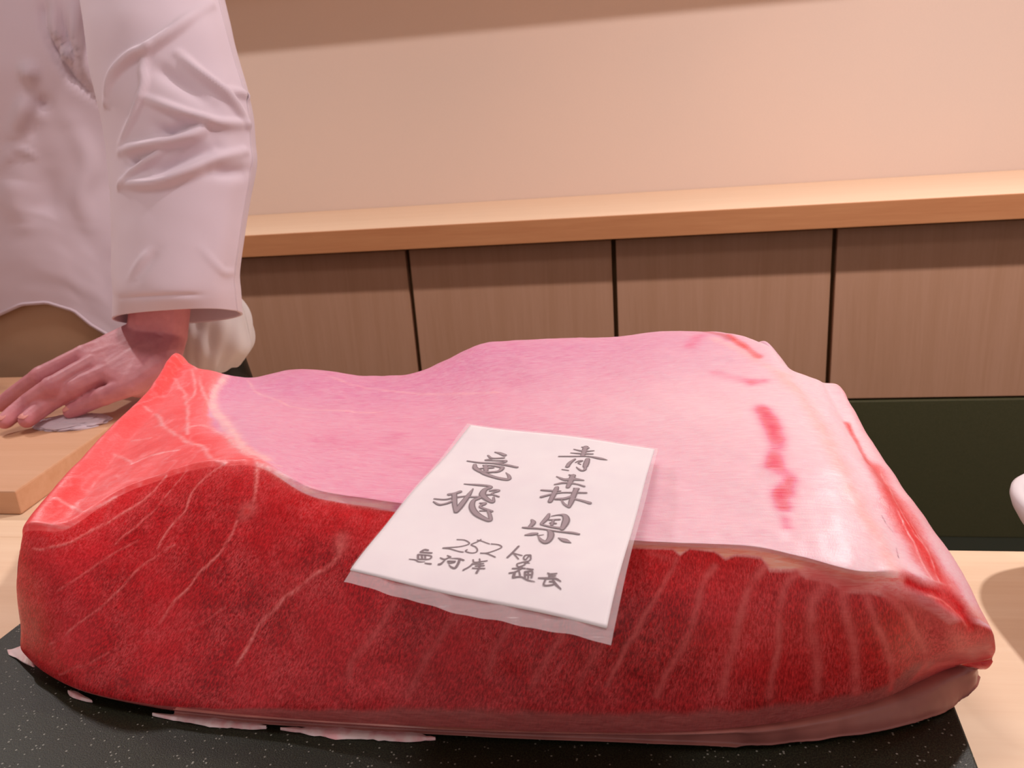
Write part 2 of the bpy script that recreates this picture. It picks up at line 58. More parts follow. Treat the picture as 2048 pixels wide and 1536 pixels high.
TORSO_GRID = [[[-0.723,1.215,-0.03],[-0.7429,1.2724,-0.03],[-0.7997,1.3211,-0.03],[-0.8847,1.3536,-0.03],[-0.985,1.365,-0.03],[-1.0853,1.3536,-0.03],[-1.1703,1.3211,-0.03],[-1.2271,1.2724,-0.03],[-1.247,1.215,-0.03],[-1.2271,1.1576,-0.03],[-1.1703,1.1089,-0.03],[-1.0853,1.0764,-0.03],[-0.985,1.065,-0.03],[-0.8847,1.0764,-0.03],[-0.7997,1.1089,-0.03],[-0.7429,1.1576,-0.03],[-0.723,1.215,-0.03]],[[-0.73,1.215,0.06],[-0.7494,1.2716,0.06],[-0.8047,1.3197,0.06],[-0.8874,1.3517,0.06],[-0.985,1.363,0.06],[-1.0826,1.3517,0.06],[-1.1653,1.3197,0.06],[-1.2206,1.2716,0.06],[-1.24,1.215,0.06],[-1.2206,1.1584,0.06],[-1.1653,1.1103,0.06],[-1.0826,1.0783,0.06],[-0.985,1.067,0.06],[-0.8874,1.0783,0.06],[-0.8047,1.1103,0.06],[-0.7494,1.1584,0.06],[-0.73,1.215,0.06]],[[-0.747,1.215,0.16],[-0.7651,1.2693,0.16],[-0.8167,1.3154,0.16],[-0.8939,1.3462,0.16],[-0.985,1.357,0.16],[-1.0761,1.3462,0.16],[-1.1533,1.3154,0.16],[-1.2049,1.2693,0.16],[-1.223,1.215,0.16],[-1.2049,1.1607,0.16],[-1.1533,1.1146,0.16],[-1.0761,1.0838,0.16],[-0.985,1.073,0.16],[-0.8939,1.0838,0.16],[-0.8167,1.1146,0.16],[-0.7651,1.1607,0.16],[-0.747,1.215,0.16]],[[-0.77,1.215,0.27],[-0.7864,1.2686,0.27],[-0.833,1.314,0.27],[-0.9027,1.3443,0.27],[-0.985,1.355,0.27],[-1.0673,1.3443,0.27],[-1.137,1.314,0.27],[-1.1836,1.2686,0.27],[-1.2,1.215,0.27],[-1.1836,1.1614,0.27],[-1.137,1.116,0.27],[-1.0673,1.0857,0.27],[-0.985,1.075,0.27],[-0.9027,1.0857,0.27],[-0.833,1.116,0.27],[-0.7864,1.1614,0.27],[-0.77,1.215,0.27]],[[-0.76,1.215,0.38],[-0.7771,1.2705,0.38],[-0.8259,1.3175,0.38],[-0.8989,1.349,0.38],[-0.985,1.36,0.38],[-1.0711,1.349,0.38],[-1.1441,1.3175,0.38],[-1.1929,1.2705,0.38],[-1.21,1.215,0.38],[-1.1929,1.1595,0.38],[-1.1441,1.1125,0.38],[-1.0711,1.081,0.38],[-0.985,1.07,0.38],[-0.8989,1.081,0.38],[-0.8259,1.1125,0.38],[-0.7771,1.1595,0.38],[-0.76,1.215,0.38]],[[-0.7,1.215,0.5],[-0.7217,1.2686,0.5],[-0.7835,1.314,0.5],[-0.8759,1.3443,0.5],[-0.985,1.355,0.5],[-1.0941,1.3443,0.5],[-1.1865,1.314,0.5],[-1.2483,1.2686,0.5],[-1.27,1.215,0.5],[-1.2483,1.1614,0.5],[-1.1865,1.116,0.5],[-1.0941,1.0857,0.5],[-0.985,1.075,0.5],[-0.8759,1.0857,0.5],[-0.7835,1.116,0.5],[-0.7217,1.1614,0.5],[-0.7,1.215,0.5]],[[-0.7,1.22,0.6],[-0.7217,1.2678,0.6],[-0.7835,1.3084,0.6],[-0.8759,1.3355,0.6],[-0.985,1.345,0.6],[-1.0941,1.3355,0.6],[-1.1865,1.3084,0.6],[-1.2483,1.2678,0.6],[-1.27,1.22,0.6],[-1.2483,1.1722,0.6],[-1.1865,1.1316,0.6],[-1.0941,1.1045,0.6],[-0.985,1.095,0.6],[-0.8759,1.1045,0.6],[-0.7835,1.1316,0.6],[-0.7217,1.1722,0.6],[-0.7,1.22,0.6]],[[-0.75,1.225,0.67],[-0.7679,1.2633,0.67],[-0.8188,1.2957,0.67],[-0.8951,1.3174,0.67],[-0.985,1.325,0.67],[-1.0749,1.3174,0.67],[-1.1512,1.2957,0.67],[-1.2021,1.2633,0.67],[-1.22,1.225,0.67],[-1.2021,1.1867,0.67],[-1.1512,1.1543,0.67],[-1.0749,1.1326,0.67],[-0.985,1.125,0.67],[-0.8951,1.1326,0.67],[-0.8188,1.1543,0.67],[-0.7679,1.1867,0.67],[-0.75,1.225,0.67]],[[-0.885,1.23,0.72],[-0.8926,1.2587,0.72],[-0.9143,1.283,0.72],[-0.9467,1.2993,0.72],[-0.985,1.305,0.72],[-1.0233,1.2993,0.72],[-1.0557,1.283,0.72],[-1.0774,1.2587,0.72],[-1.085,1.23,0.72],[-1.0774,1.2013,0.72],[-1.0557,1.177,0.72],[-1.0233,1.1607,0.72],[-0.985,1.155,0.72],[-0.9467,1.1607,0.72],[-0.9143,1.177,0.72],[-0.8926,1.2013,0.72],[-0.885,1.23,0.72]]]
TORSO_FOLDS = [[1,0.0096,0.016,[[5.58,13.4],[5.33,4.4],[4.5,13.4],[4.08,13.3],[3.83,13.1]]],[-1,0.0096,0.012,[[5.17,13.6],[4.92,4.3],[4.17,13.6],[3.83,13.4]]],[1,0.0069,0.012,[[5.33,13.7],[4.92,13.7],[4.67,13.9],[4.67,3.8],[4.25,14.6]]],[-1,0.0055,0.014,[[5.33,13.6],[5.0,13.6],[4.67,13.8],[4.42,14.1],[4.17,14.6]]],[1,0.0048,0.012,[[5.33,14.0],[4.92,14.0],[4.67,14.1],[4.5,14.2]]],[-1,0.0055,0.012,[[5.17,13.8],[4.83,13.9],[4.58,14.1]]],[-1,0.0055,0.015,[[5.25,14.2],[4.92,14.2],[4.58,14.4],[4.25,14.7]]],[1,0.0034,0.005,[[3.42,12.7],[3.58,13.0],[3.58,13.4]]],[1,0.0034,0.004,[[3.58,12.8],[3.67,13.1],[3.5,13.4]]],[-1,0.0206,0.008,[[3.42,13.5],[2.83,13.4],[2.42,13.1]]],[1,0.0206,0.007,[[3.25,13.0],[2.83,12.8],[2.17,12.8]]],[1,0.0138,0.008,[[3.92,14.1],[3.42,14.3],[2.92,14.0],[2.42,13.9]]]]
HEM = [[1.42,12.0],[1.58,12.5],[1.58,12.9],[1.42,13.3],[1.17,13.5],[1.0,13.7],[0.67,13.9]]
LABEL_O = [-0.0664,0.3679,0.1285]
LABEL_X = [0.95237,-0.30495,0.0]
LABEL_Y = [0.30382,0.94886,0.08574]
LABEL_N = [-0.02615,-0.08166,0.99632]
BAG = [[-0.07678,0.08241],[0.04933,0.08087],[0.07837,-0.08127],[-0.05091,-0.082]]
CARD = [[-0.07294,0.07949],[0.04788,0.07794],[0.07427,-0.07394],[-0.0524,-0.07435]]
INK = [[[[-0.04104,0.0519],[-0.03758,0.05122],[-0.03329,0.04924]],[0.00103,0.00232,0.00283]],[[[-0.04323,0.04711],[-0.03907,0.04437],[-0.03227,0.0461]],[0.00127,0.00177,0.00177]],[[[-0.04177,0.04142],[-0.03787,0.04429]],[0.00152,0.00126]],[[[-0.04142,0.04114],[-0.03583,0.04183],[-0.0296,0.04268],[-0.02979,0.04043],[-0.03773,0.03815]],[0.00174,0.00124,0.00199,0.00199,0.00149]],[[[-0.05165,0.03739],[-0.04307,0.03736],[-0.03592,0.03833],[-0.02733,0.03778],[-0.01855,0.03577]],[0.00124,0.00174,0.00174,0.00223,0.00199]],[[[-0.04506,0.03427],[-0.04246,0.03022],[-0.03743,0.02691]],[0.00221,0.00319,0.00294]],[[[-0.03966,0.03458],[-0.03431,0.03524],[-0.02786,0.0344],[-0.02641,0.03229],[-0.02727,0.02889],[-0.03103,0.02754]],[0.0012,0.00144,0.00241,0.00289,0.00265,0.00169]],[[[-0.03961,0.03025],[-0.03629,0.03184],[-0.03232,0.03288]],[0.00122,0.0022,0.00171]],[[[-0.03798,0.03429],[-0.03447,0.0284]],[0.00289,0.00289]],[[[-0.03733,0.02672],[-0.03365,0.02685],[-0.03054,0.02732]],[0.00216,0.00216,0.00216]],[[[-0.0366,0.02677],[-0.03235,0.0244],[-0.0256,0.02207],[-0.01959,0.02098],[-0.01644,0.02149],[-0.01852,0.02533],[-0.02195,0.02855]],[0.00323,0.003,0.00254,0.00277,0.00254,0.00185,0.00055]],[[[-0.03862,0.01079],[-0.03112,0.01184],[-0.02481,0.01224],[-0.02218,0.011],[-0.02426,0.00849],[-0.02342,0.00359],[-0.01954,0.00028],[-0.01421,-0.00192],[-0.01615,0.00248]],[0.00081,0.00202,0.00202,0.00225,0.00337,0.00404,0.00314,0.00202,0.00135]],[[[-0.02102,0.00777],[-0.01884,0.00901],[-0.01624,0.00877],[-0.01873,0.00541],[-0.01355,0.00352]],[0.00155,0.002,0.00178,0.00133,0.00111]],[[[-0.02251,0.00321],[-0.01821,0.00441]],[0.00132,0.00132]],[[[-0.02072,-0.00437],[-0.01772,-0.00413],[-0.01887,-0.00749],[-0.01085,-0.00967]],[0.00106,0.00213,0.0017,0.0017]],[[[-0.0174,-0.01084],[-0.01319,-0.00975]],[0.00084,0.00084]],[[[-0.03026,-0.00084],[-0.02303,0.00055],[-0.02508,-0.00314],[-0.02308,-0.00869],[-0.01845,-0.01333],[-0.01245,-0.01625],[-0.00791,-0.01722],[-0.01083,-0.0123],[-0.01306,-0.01001]],[0.00125,0.00188,0.00271,0.00355,0.00355,0.00292,0.0023,0.00209,0.00146]],[[[-0.04087,-0.0019],[-0.03837,7e-05],[-0.0365,0.00252]],[0.00224,0.00202,0.00247]],[[[-0.04617,-0.00832],[-0.04043,-0.00696],[-0.03678,-0.00393],[-0.0315,-0.00056]],[0.0011,0.00133,0.00155,0.00133]],[[[-0.04495,-0.01091],[-0.04089,-0.01223],[-0.03783,-0.01013],[-0.03522,-0.00599]],[0.00109,0.00174,0.00174,0.00217]],[[[-0.03837,-0.00056],[-0.03353,-0.00861],[-0.02931,-0.01467]],[0.00325,0.00304,0.0026]],[[[-0.02902,-0.01488],[-0.02941,-0.00928],[-0.03025,0.00042],[-0.03121,0.00722]],[0.0031,0.00377,0.00288,0.00089]],[[[0.00821,0.0673],[0.01192,0.06708]],[0.00125,0.002]],[[[0.0102,0.0678],[0.0127,0.05684]],[0.0034,0.00291]],[[[0.00469,0.06338],[0.01123,0.06239],[0.01643,0.06467]],[0.00089,0.00173,0.00089]],[[[0.00469,0.05849],[0.01145,0.0591],[0.01736,0.06037]],[0.00073,0.00171,0.00122]],[[[-0.00017,0.05281],[0.00793,0.05452],[0.01599,0.05658],[0.02324,0.05591],[0.02778,0.0553]],[0.00121,0.00135,0.00135,0.00241,0.00058]],[[[0.01015,0.05125],[0.00933,0.0459],[0.00989,0.04114]],[0.00166,0.00261,0.00261]],[[[0.01225,0.04736],[0.01338,0.04979],[0.01529,0.05028],[0.01393,0.0471],[0.0159,0.04564]],[0.00095,0.00095,0.00095,0.00095,0.00095]],[[[0.0171,0.05325],[0.01835,0.04825],[0.01945,0.04366]],[0.00282,0.00353,0.00306]],[[[0.01945,0.04366],[0.02063,0.0402],[0.01957,0.03856],[0.01741,0.03969],[0.01501,0.0418]],[0.00183,0.00183,0.0016,0.00137,0.00069]],[[[0.00836,0.03729],[0.01231,0.03697]],[0.00083,0.00083]],[[[0.01462,0.0322],[0.01744,0.03196]],[0.0009,0.0027]],[[[0.01699,0.03184],[0.01788,0.02715],[0.01896,0.02008]],[0.00333,0.00355,0.00244]],[[[0.00864,0.02892],[0.01415,0.02679],[0.01889,0.0284],[0.02442,0.0288]],[0.00067,0.00222,0.00267,0.00089]],[[[0.01112,0.02079],[0.01549,0.02359],[0.02197,0.02408],[0.02698,0.02311]],[0.00109,0.00175,0.00109,0.00131]],[[[0.00646,0.0141],[0.01227,0.01464],[0.01687,0.01555]],[0.00151,0.00173,0.00065]],[[[0.0134,0.01823],[0.01419,0.01406],[0.01524,0.00519]],[0.00258,0.00322,0.00279]],[[[0.00904,0.00799],[0.01354,0.01171],[0.0178,0.01413],[0.02362,0.01594]],[0.00192,0.00162,0.00107,0.00128]],[[[0.02239,0.01977],[0.02469,0.01978]],[0.00086,0.00215]],[[[0.02403,0.01897],[0.02477,0.01393],[0.02581,0.00819],[0.02662,0.00311]],[0.00311,0.00331,0.00311,0.00186]],[[[0.02369,0.01577],[0.03027,0.01761]],[0.00148,0.00118]],[[[0.01719,0.00785],[0.02145,0.00935],[0.02445,0.01231]],[0.00167,0.0023,0.00209]],[[[0.0258,0.01058],[0.03077,0.01019],[0.03535,0.00941]],[0.00124,0.00165,0.00207]],[[[0.02056,0.0076],[0.02346,0.00456],[0.02672,0.00285]],[0.00082,0.00144,0.00164]],[[[0.01917,-0.00538],[0.01967,-0.00932],[0.01917,-0.0141]],[0.00154,0.00286,0.0022]],[[[0.01922,-0.015],[0.02462,-0.01582],[0.03047,-0.01589]],[0.00128,0.00171,0.00214]],[[[0.02112,-0.00702],[0.02413,-0.00502],[0.02692,-0.00459],[0.02921,-0.00716],[0.03035,-0.01112],[0.031,-0.01632]],[0.00044,0.00109,0.00262,0.00371,0.00393,0.00262]],[[[0.02152,-0.01033],[0.02636,-0.00861]],[0.00109,0.00131]],[[[0.02326,-0.01271],[0.02611,-0.01248]],[0.00151,0.00108]],[[[0.02354,-0.00975],[0.02465,-0.01431]],[0.00151,0.00172]],[[[0.01285,-0.01225],[0.01477,-0.01447],[0.01471,-0.01815]],[0.00131,0.00284,0.0024]],[[[0.01128,-0.01947],[0.01401,-0.01926],[0.02141,-0.01869],[0.03008,-0.01896],[0.03654,-0.01832],[0.04043,-0.01849]],[0.00105,0.00168,0.00118,0.00118,0.00189,0.00147]],[[[0.02495,-0.01931],[0.0273,-0.02154],[0.02879,-0.02572],[0.02845,-0.02951],[0.02545,-0.02844],[0.02236,-0.02535]],[0.00122,0.00326,0.00326,0.00285,0.00203,0.00061]],[[[0.01571,-0.02548],[0.0181,-0.0243],[0.0204,-0.02331]],[0.00126,0.00274,0.00232]],[[[0.02171,-0.02468],[0.02434,-0.02331]],[0.00084,0.00042]],[[[0.03253,-0.02431],[0.03628,-0.02573],[0.03969,-0.02682]],[0.00081,0.00305,0.00081]],[[[0.01692,-0.03554],[0.01661,-0.04117],[0.01614,-0.04565]],[0.00112,0.00112,0.00112]],[[[0.01684,-0.04165],[0.0222,-0.0427]],[0.00071,0.00071]],[[[0.01699,-0.0416],[0.02185,-0.04575]],[0.0007,0.0007]],[[[0.02512,-0.04153],[0.02365,-0.04225],[0.02392,-0.04457],[0.02537,-0.04555],[0.0257,-0.04135],[0.02744,-0.04438]],[0.00078,0.00078,0.00078,0.00078,0.00078,0.00078]],[[[0.02761,-0.04475],[0.02698,-0.04756],[0.0263,-0.04855]],[0.00077,0.00077,0.00077]],[[[0.02683,-0.04656],[0.02459,-0.04805],[0.02304,-0.04958],[0.02458,-0.05142],[0.02687,-0.04941]],[0.00077,0.00077,0.00077,0.00077,0.00077]],[[[0.02641,-0.04774],[0.02832,-0.04766]],[0.00057,0.00057]],[[[0.02565,-0.0516],[0.02804,-0.05187]],[0.00094,0.00094]],[[[0.02248,-0.05311],[0.02625,-0.05218]],[0.00095,0.00095]],[[[0.02248,-0.05641],[0.02496,-0.05487],[0.02653,-0.05209]],[0.00094,0.00094,0.00094]],[[[0.02554,-0.0587],[0.02461,-0.05549]],[0.00143,0.00143]],[[[0.02636,-0.05443],[0.02803,-0.05691]],[0.00082,0.00082]],[[[0.02554,-0.0587],[0.02886,-0.05764],[0.03263,-0.0589],[0.03618,-0.05912]],[0.00128,0.0008,0.0008,0.00044]],[[[0.02898,-0.05183],[0.03198,-0.05174]],[0.00083,0.00083]],[[[0.02908,-0.05407],[0.03214,-0.0531],[0.03367,-0.05709]],[0.00093,0.00093,0.00093]],[[[0.02908,-0.05407],[0.03082,-0.05775]],[0.00103,0.00103]],[[[0.03018,-0.05573],[0.03263,-0.0552]],[0.00104,0.00104]],[[[0.03047,-0.05363],[0.0324,-0.05774]],[0.00081,0.00081]],[[[0.03935,-0.05232],[0.04019,-0.0528],[0.04341,-0.05162]],[0.00055,0.00074,0.00074]],[[[0.04,-0.05236],[0.04133,-0.05538]],[0.00066,0.00066]],[[[0.0407,-0.05397],[0.04348,-0.05323]],[0.0008,0.0008]],[[[0.03688,-0.05656],[0.04111,-0.0556],[0.04422,-0.05495],[0.0471,-0.05596]],[0.0008,0.00127,0.00109,0.00065]],[[[0.04021,-0.05672],[0.04095,-0.0601],[0.0442,-0.05914],[0.04514,-0.05779]],[0.00089,0.00089,0.00089,0.00089]],[[[0.04253,-0.05743],[0.04442,-0.05682]],[0.0009,0.0009]],[[[0.0436,-0.05636],[0.04604,-0.05846],[0.04896,-0.06035]],[0.00107,0.00125,0.00071]],[[[-0.01582,-0.03695],[-0.01206,-0.03635],[-0.00857,-0.03793],[-0.00853,-0.03974],[-0.01179,-0.04254],[-0.01868,-0.04582],[-0.01497,-0.04546],[-0.00968,-0.04623],[-0.00713,-0.04621]],[0.00075,0.00075,0.00075,0.00075,0.00075,0.00075,0.00075,0.00075,0.00075]],[[[-0.0043,-0.03391],[-0.00506,-0.03608],[-0.00673,-0.03919],[-0.00358,-0.04056],[-0.00128,-0.04291],[-0.00114,-0.04502],[-0.00347,-0.04594],[-0.00641,-0.04523],[-0.00638,-0.04386]],[0.00074,0.00074,0.00074,0.00074,0.00074,0.00074,0.00074,0.00074,0.00074]],[[[-0.0058,-0.03473],[-0.00377,-0.03491],[0.00191,-0.03658]],[0.00061,0.00061,0.00061]],[[[0.00273,-0.03633],[0.00645,-0.03623],[0.00903,-0.03773],[0.00837,-0.03996],[0.00485,-0.04393],[0.00141,-0.04509],[0.00463,-0.0447],[0.01022,-0.04655]],[0.00073,0.00073,0.00073,0.00073,0.00073,0.00073,0.00073,0.00073]],[[[-0.02717,-0.05235],[-0.02631,-0.05005],[-0.02442,-0.04988]],[0.00094,0.00113,0.00113]],[[[-0.02704,-0.05257],[-0.02152,-0.05138]],[0.00104,0.00104]],[[[-0.02694,-0.05481],[-0.02521,-0.05752]],[0.0011,0.0011]],[[[-0.02679,-0.05451],[-0.02063,-0.05362],[-0.0199,-0.05612],[-0.02467,-0.05785]],[0.00081,0.00081,0.00081,0.00081]],[[[-0.02528,-0.0543],[-0.02316,-0.05714]],[0.00103,0.00103]],[[[-0.02363,-0.05379],[-0.0218,-0.05671]],[0.00092,0.00092]],[[[-0.02905,-0.0592],[-0.02604,-0.05877],[-0.02362,-0.05949],[-0.02078,-0.05861]],[0.00055,0.00073,0.00073,0.00044]],[[[-0.02,-0.05959],[-0.01719,-0.0592]],[0.00072,0.00115]],[[[-0.01299,-0.05102],[-0.01102,-0.05165]],[0.00073,0.0011]],[[[-0.01525,-0.0537],[-0.01273,-0.05415],[-0.01117,-0.05194]],[0.00073,0.00102,0.00073]],[[[-0.01319,-0.05843],[-0.0125,-0.05773],[-0.0121,-0.05469]],[0.00137,0.00126,0.00054]],[[[-0.01068,-0.05278],[-0.00648,-0.05182],[-0.00339,-0.05238]],[0.00043,0.00091,0.00101]],[[[-0.01027,-0.0551],[-0.00694,-0.05431]],[0.00108,0.00108]],[[[-0.01014,-0.0553],[-0.00889,-0.05637],[-0.00671,-0.05496]],[0.00072,0.00072,0.00072]],[[[-0.00563,-0.0522],[-0.00455,-0.05573],[-0.00435,-0.05877],[-0.00628,-0.05867],[-0.00842,-0.05742]],[0.00123,0.00134,0.00134,0.00106,0.00042]],[[[0.00084,-0.05092],[0.00239,-0.05261],[0.00564,-0.05122],[0.00785,-0.05019]],[0.00078,0.00078,0.00078,0.00078]],[[[0.00353,-0.0496],[0.00503,-0.05179]],[0.00078,0.00078]],[[[0.00202,-0.05417],[0.00726,-0.05253]],[0.00078,0.00078]],[[[0.00217,-0.05388],[0.00187,-0.05612],[0.00023,-0.05922]],[0.00088,0.00088,0.00088]],[[[0.00437,-0.05509],[0.00832,-0.05395]],[0.00077,0.00077]],[[[0.00384,-0.05691],[0.00965,-0.05588]],[0.00076,0.00076]],[[[0.00569,-0.05302],[0.00692,-0.05642],[0.00739,-0.05952]],[0.00087,0.00111,0.00122]]]
HAND = {"wu":[-0.5716,0.872,0.1049],"wr":[-0.6105,0.872,0.1111],"fu":[-0.5602,0.872,0.1552],"fr":[-0.5896,0.872,0.1564],"elbow":[-0.5487,0.945,0.3315],"cr0":[-0.616,0.852,0.1286],"cr1":[-0.5838,0.85,0.1195],"cr2":[-0.5569,0.85,0.099],"towel":[-0.5325,0.9,0.0849],"pot":[-0.5406,0.93,0.0434],"heel":[-0.5714,0.838,0.0767],"heel2":[-0.6164,0.8667,0.046],"radial":[-0.6275,0.866,0.0967],"i0":[-0.6712,0.8371,0.092],"i1":[-0.7104,0.81,0.076],"i2":[-0.7489,0.8122,0.056],"i3":[-0.7723,0.8058,0.042],"m0":[-0.6489,0.8269,0.085],"m1":[-0.677,0.7841,0.07],"m2":[-0.7091,0.7784,0.053],"m3":[-0.7217,0.7539,0.04],"r0":[-0.6248,0.8158,0.076],"r1":[-0.6578,0.7946,0.065],"r2":[-0.6853,0.783,0.051],"r3":[-0.6966,0.7577,0.0395],"p0":[-0.5905,0.8029,0.064],"p1":[-0.6205,0.7931,0.055],"p2":[-0.6439,0.7919,0.046],"p3":[-0.661,0.7846,0.039],"t0":[-0.6652,0.89,0.0816],"t1":[-0.7103,0.905,0.0631],"t2":[-0.751,0.915,0.0473]}
SHOULDER = [-0.646,1.1,0.6593]

# ------------------------------------------------------------------ helpers
def catmull(P, t):
    """P (n,...) control rows, t array in [0,n-1] -> interpolated rows"""
    P = np.asarray(P, float); n = len(P)
    Q = np.concatenate([[2*P[0]-P[1]], P, [2*P[-1]-P[-2]]])
    i = np.clip(np.floor(t).astype(int), 0, n-2); f = (t-i).reshape((-1,)+(1,)*(P.ndim-1))
    a, b, c, d = Q[i], Q[i+1], Q[i+2], Q[i+3]
    return .5*((2*b)+(c-a)*f+(2*a-5*b+4*c-d)*f*f+(3*b-a-3*c+d)*f**3)

def grid_surface(ctrl, su, sv):
    """ctrl (nu,nv,3); su, sv: samples per interval -> (Nu,Nv,3) and the parameter arrays"""
    tu = np.concatenate([i+np.arange(s)/s for i, s in enumerate(su)]+[[len(su)]])
    tv = np.concatenate([i+np.arange(s)/s for i, s in enumerate(sv)]+[[len(sv)]])
    A = catmull(ctrl, tu); B = catmull(np.swapaxes(A, 0, 1), tv)
    return np.swapaxes(B, 0, 1), tu, tv

def surf_at(ctrl, uv):
    uv = np.asarray(uv, float); out = []
    for u, v in uv:
        r = catmull(ctrl, np.array([u]))[0]; out.append(catmull(r, np.array([v]))[0])
    return np.array(out)

def seg_dist(V, pts, reach):
    """distance of V (N,3) to polyline pts (only where < reach) -> idx, dist, progress"""
    lo, hi = pts.min(0)-reach, pts.max(0)+reach
    idx = np.nonzero(((V >= lo) & (V <= hi)).all(1))[0]; W = V[idx]
    best = np.full(len(idx), 1e9); prog = np.zeros(len(idx)); m = len(pts)-1
    for k in range(m):
        a, b = pts[k], pts[k+1]; ab = b-a; L = ab@ab+1e-12
        s = np.clip((W-a)@ab/L, 0, 1); d = np.linalg.norm(W-a-s[:, None]*ab, axis=1)
        q = d < best; best[q] = d[q]; prog[q] = (k+s[q])/m
    return idx, best, prog

def smooth_poly(p, per=6):
    p = np.asarray(p, float)
    if len(p) < 3: return p
    return catmull(p, np.linspace(0, len(p)-1, (len(p)-1)*per+1))


def lin(r, g, b):
    f = lambda c: (c/255/12.92) if c/255 <= .04045 else ((c/255+.055)/1.055)**2.4
    return (f(r), f(g), f(b), 1)

class NT:
    """tiny wrapper to write node materials"""
    def __init__(s, name):
        s.m = bpy.data.materials.new(name); s.m.use_nodes = True
        s.t = s.m.node_tree; s.b = s.t.nodes['Principled BSDF']
    def n(s, kind, **kw):
        x = s.t.nodes.new(kind)
        for k, v in kw.items():
            if k[0] == '_': x.inputs[k[1:].replace('_', ' ')].default_value = v
            else: setattr(x, k, v)
        return x
    def l(s, a, b): s.t.links.new(a, b)
    def coords(s, scale=(1, 1, 1), kind='Object', rot=(0, 0, 0)):
        c = s.n('ShaderNodeTexCoord'); m = s.n('ShaderNodeMapping')
        m.inputs['Scale'].default_value = scale; m.inputs['Rotation'].default_value = rot
        s.l(c.outputs[kind], m.inputs['Vector']); return m.outputs[0]
    def noise(s, vec, scale, detail=3, rough=.5, dist=0):
        x = s.n('ShaderNodeTexNoise'); x.inputs['Scale'].default_value = scale
        x.inputs['Detail'].default_value = detail; x.inputs['Roughness'].default_value = rough
        x.inputs['Distortion'].default_value = dist
        s.l(vec, x.inputs['Vector']); return x.outputs['Fac']
    def ramp(s, fac, stops):
        x = s.n('ShaderNodeValToRGB'); e = x.color_ramp.elements
        while len(e) < len(stops): e.new(.5)
        for el, (p, c) in zip(e, stops): el.position = p; el.color = c
        s.l(fac, x.inputs[0]); return x.outputs[0]
    def mix(s, fac, a, b, mode='MIX'):
        x = s.n('ShaderNodeMix', data_type='RGBA', blend_type=mode)
        for i, v in ((0, fac), (6, a), (7, b)):
            if hasattr(v, 'links'): s.l(v, x.inputs[i])
            else: x.inputs[i].default_value = v
        return x.outputs[2]
    def math(s, op, a, b=0.0):
        x = s.n('ShaderNodeMath', operation=op)
        for i, v in ((0, a), (1, b)):
            if hasattr(v, 'links'): s.l(v, x.inputs[i])
            else: x.inputs[i].default_value = v
        return x.outputs[0]
    def bump(s, h, strength, dist=.001):
        x = s.n('ShaderNodeBump'); x.inputs['Strength'].default_value = strength
        x.inputs['Distance'].default_value = dist
        s.l(h, x.inputs['Height']); s.l(x.outputs[0], s.b.inputs['Normal']); return x
    def base(s, v):
        if hasattr(v, 'links'): s.l(v, s.b.inputs['Base Color'])
        else: s.b.inputs['Base Color'].default_value = v

def link(name, me, mat=None, parent=None):
    o = bpy.data.objects.new(name, me); COL.objects.link(o)
    if mat: me.materials.append(mat)
    if parent: o.parent = parent
    return o
def obj(name, bm, mat, parent=None, smooth=False):
    me = bpy.data.meshes.new(name); bm.normal_update(); bm.to_mesh(me); bm.free()
    if smooth:
        for p in me.polygons: p.use_smooth = True
    return link(name, me, mat, parent)
def empty(name, loc=(0, 0, 0)):
    o = bpy.data.objects.new(name, None); COL.objects.link(o); o.location = loc; o.empty_display_size = .05
    return o
def tag(o, label, cat, group=None):
    o['label'] = label; o['category'] = cat
    if group: o['group'] = group
    return o
def struct(o): o['kind'] = 'structure'; return o
def keep(o, parent):
    """parent without moving"""
    bpy.context.view_layer.update()
    o.parent = parent; o.matrix_parent_inverse = parent.matrix_world.inverted(); return o
def box(bm, lo, hi, bev=0, seg=2):
    c = [(a+b)/2 for a, b in zip(lo, hi)]; d = [b-a for a, b in zip(lo, hi)]
    r = bmesh.ops.create_cube(bm, size=1, matrix=Matrix.Translation(c) @ Matrix.Diagonal((*d, 1)))
    if bev:
        es = list({e for v in r['verts'] for e in v.link_edges})
        bmesh.ops.bevel(bm, geom=es, offset=bev, segments=seg, profile=.5, affect='EDGES')
    return bm
def prism(bm, poly, z0, z1, bev=0):
    vs = [bm.verts.new((x, y, z0)) for x, y in poly]
    f = bm.faces.new(vs)
    r = bmesh.ops.extrude_face_region(bm, geom=[f])
    up = [g for g in r['geom'] if isinstance(g, bmesh.types.BMVert)]
    bmesh.ops.translate(bm, verts=up, vec=(0, 0, z1-z0))
    bmesh.ops.recalc_face_normals(bm, faces=bm.faces)
    if bev: bmesh.ops.bevel(bm, geom=list(bm.edges), offset=bev, segments=2, profile=.5, affect='EDGES')
    return bm
def grid_mesh(name, S, flip=False):
    nu, nv = S.shape[:2]
    i = np.arange(nu*nv).reshape(nu, nv)
    q = np.stack([i[:-1, :-1], i[1:, :-1], i[1:, 1:], i[:-1, 1:]], -1).reshape(-1, 4)
    if flip: q = q[:, ::-1]
    me = bpy.data.meshes.new(name)
    me.vertices.add(nu*nv); me.vertices.foreach_set('co', S.reshape(-1).astype(np.float32))
    me.loops.add(q.size); me.loops.foreach_set('vertex_index', q.reshape(-1).astype(np.int32))
    me.polygons.add(len(q)); me.polygons.foreach_set('loop_start', (np.arange(len(q))*4).astype(np.int32))
    me.polygons.foreach_set('loop_total', np.full(len(q), 4, np.int32))
    me.update(calc_edges=True)
    me.polygons.foreach_set('use_smooth', np.ones(len(q), bool))
    return me
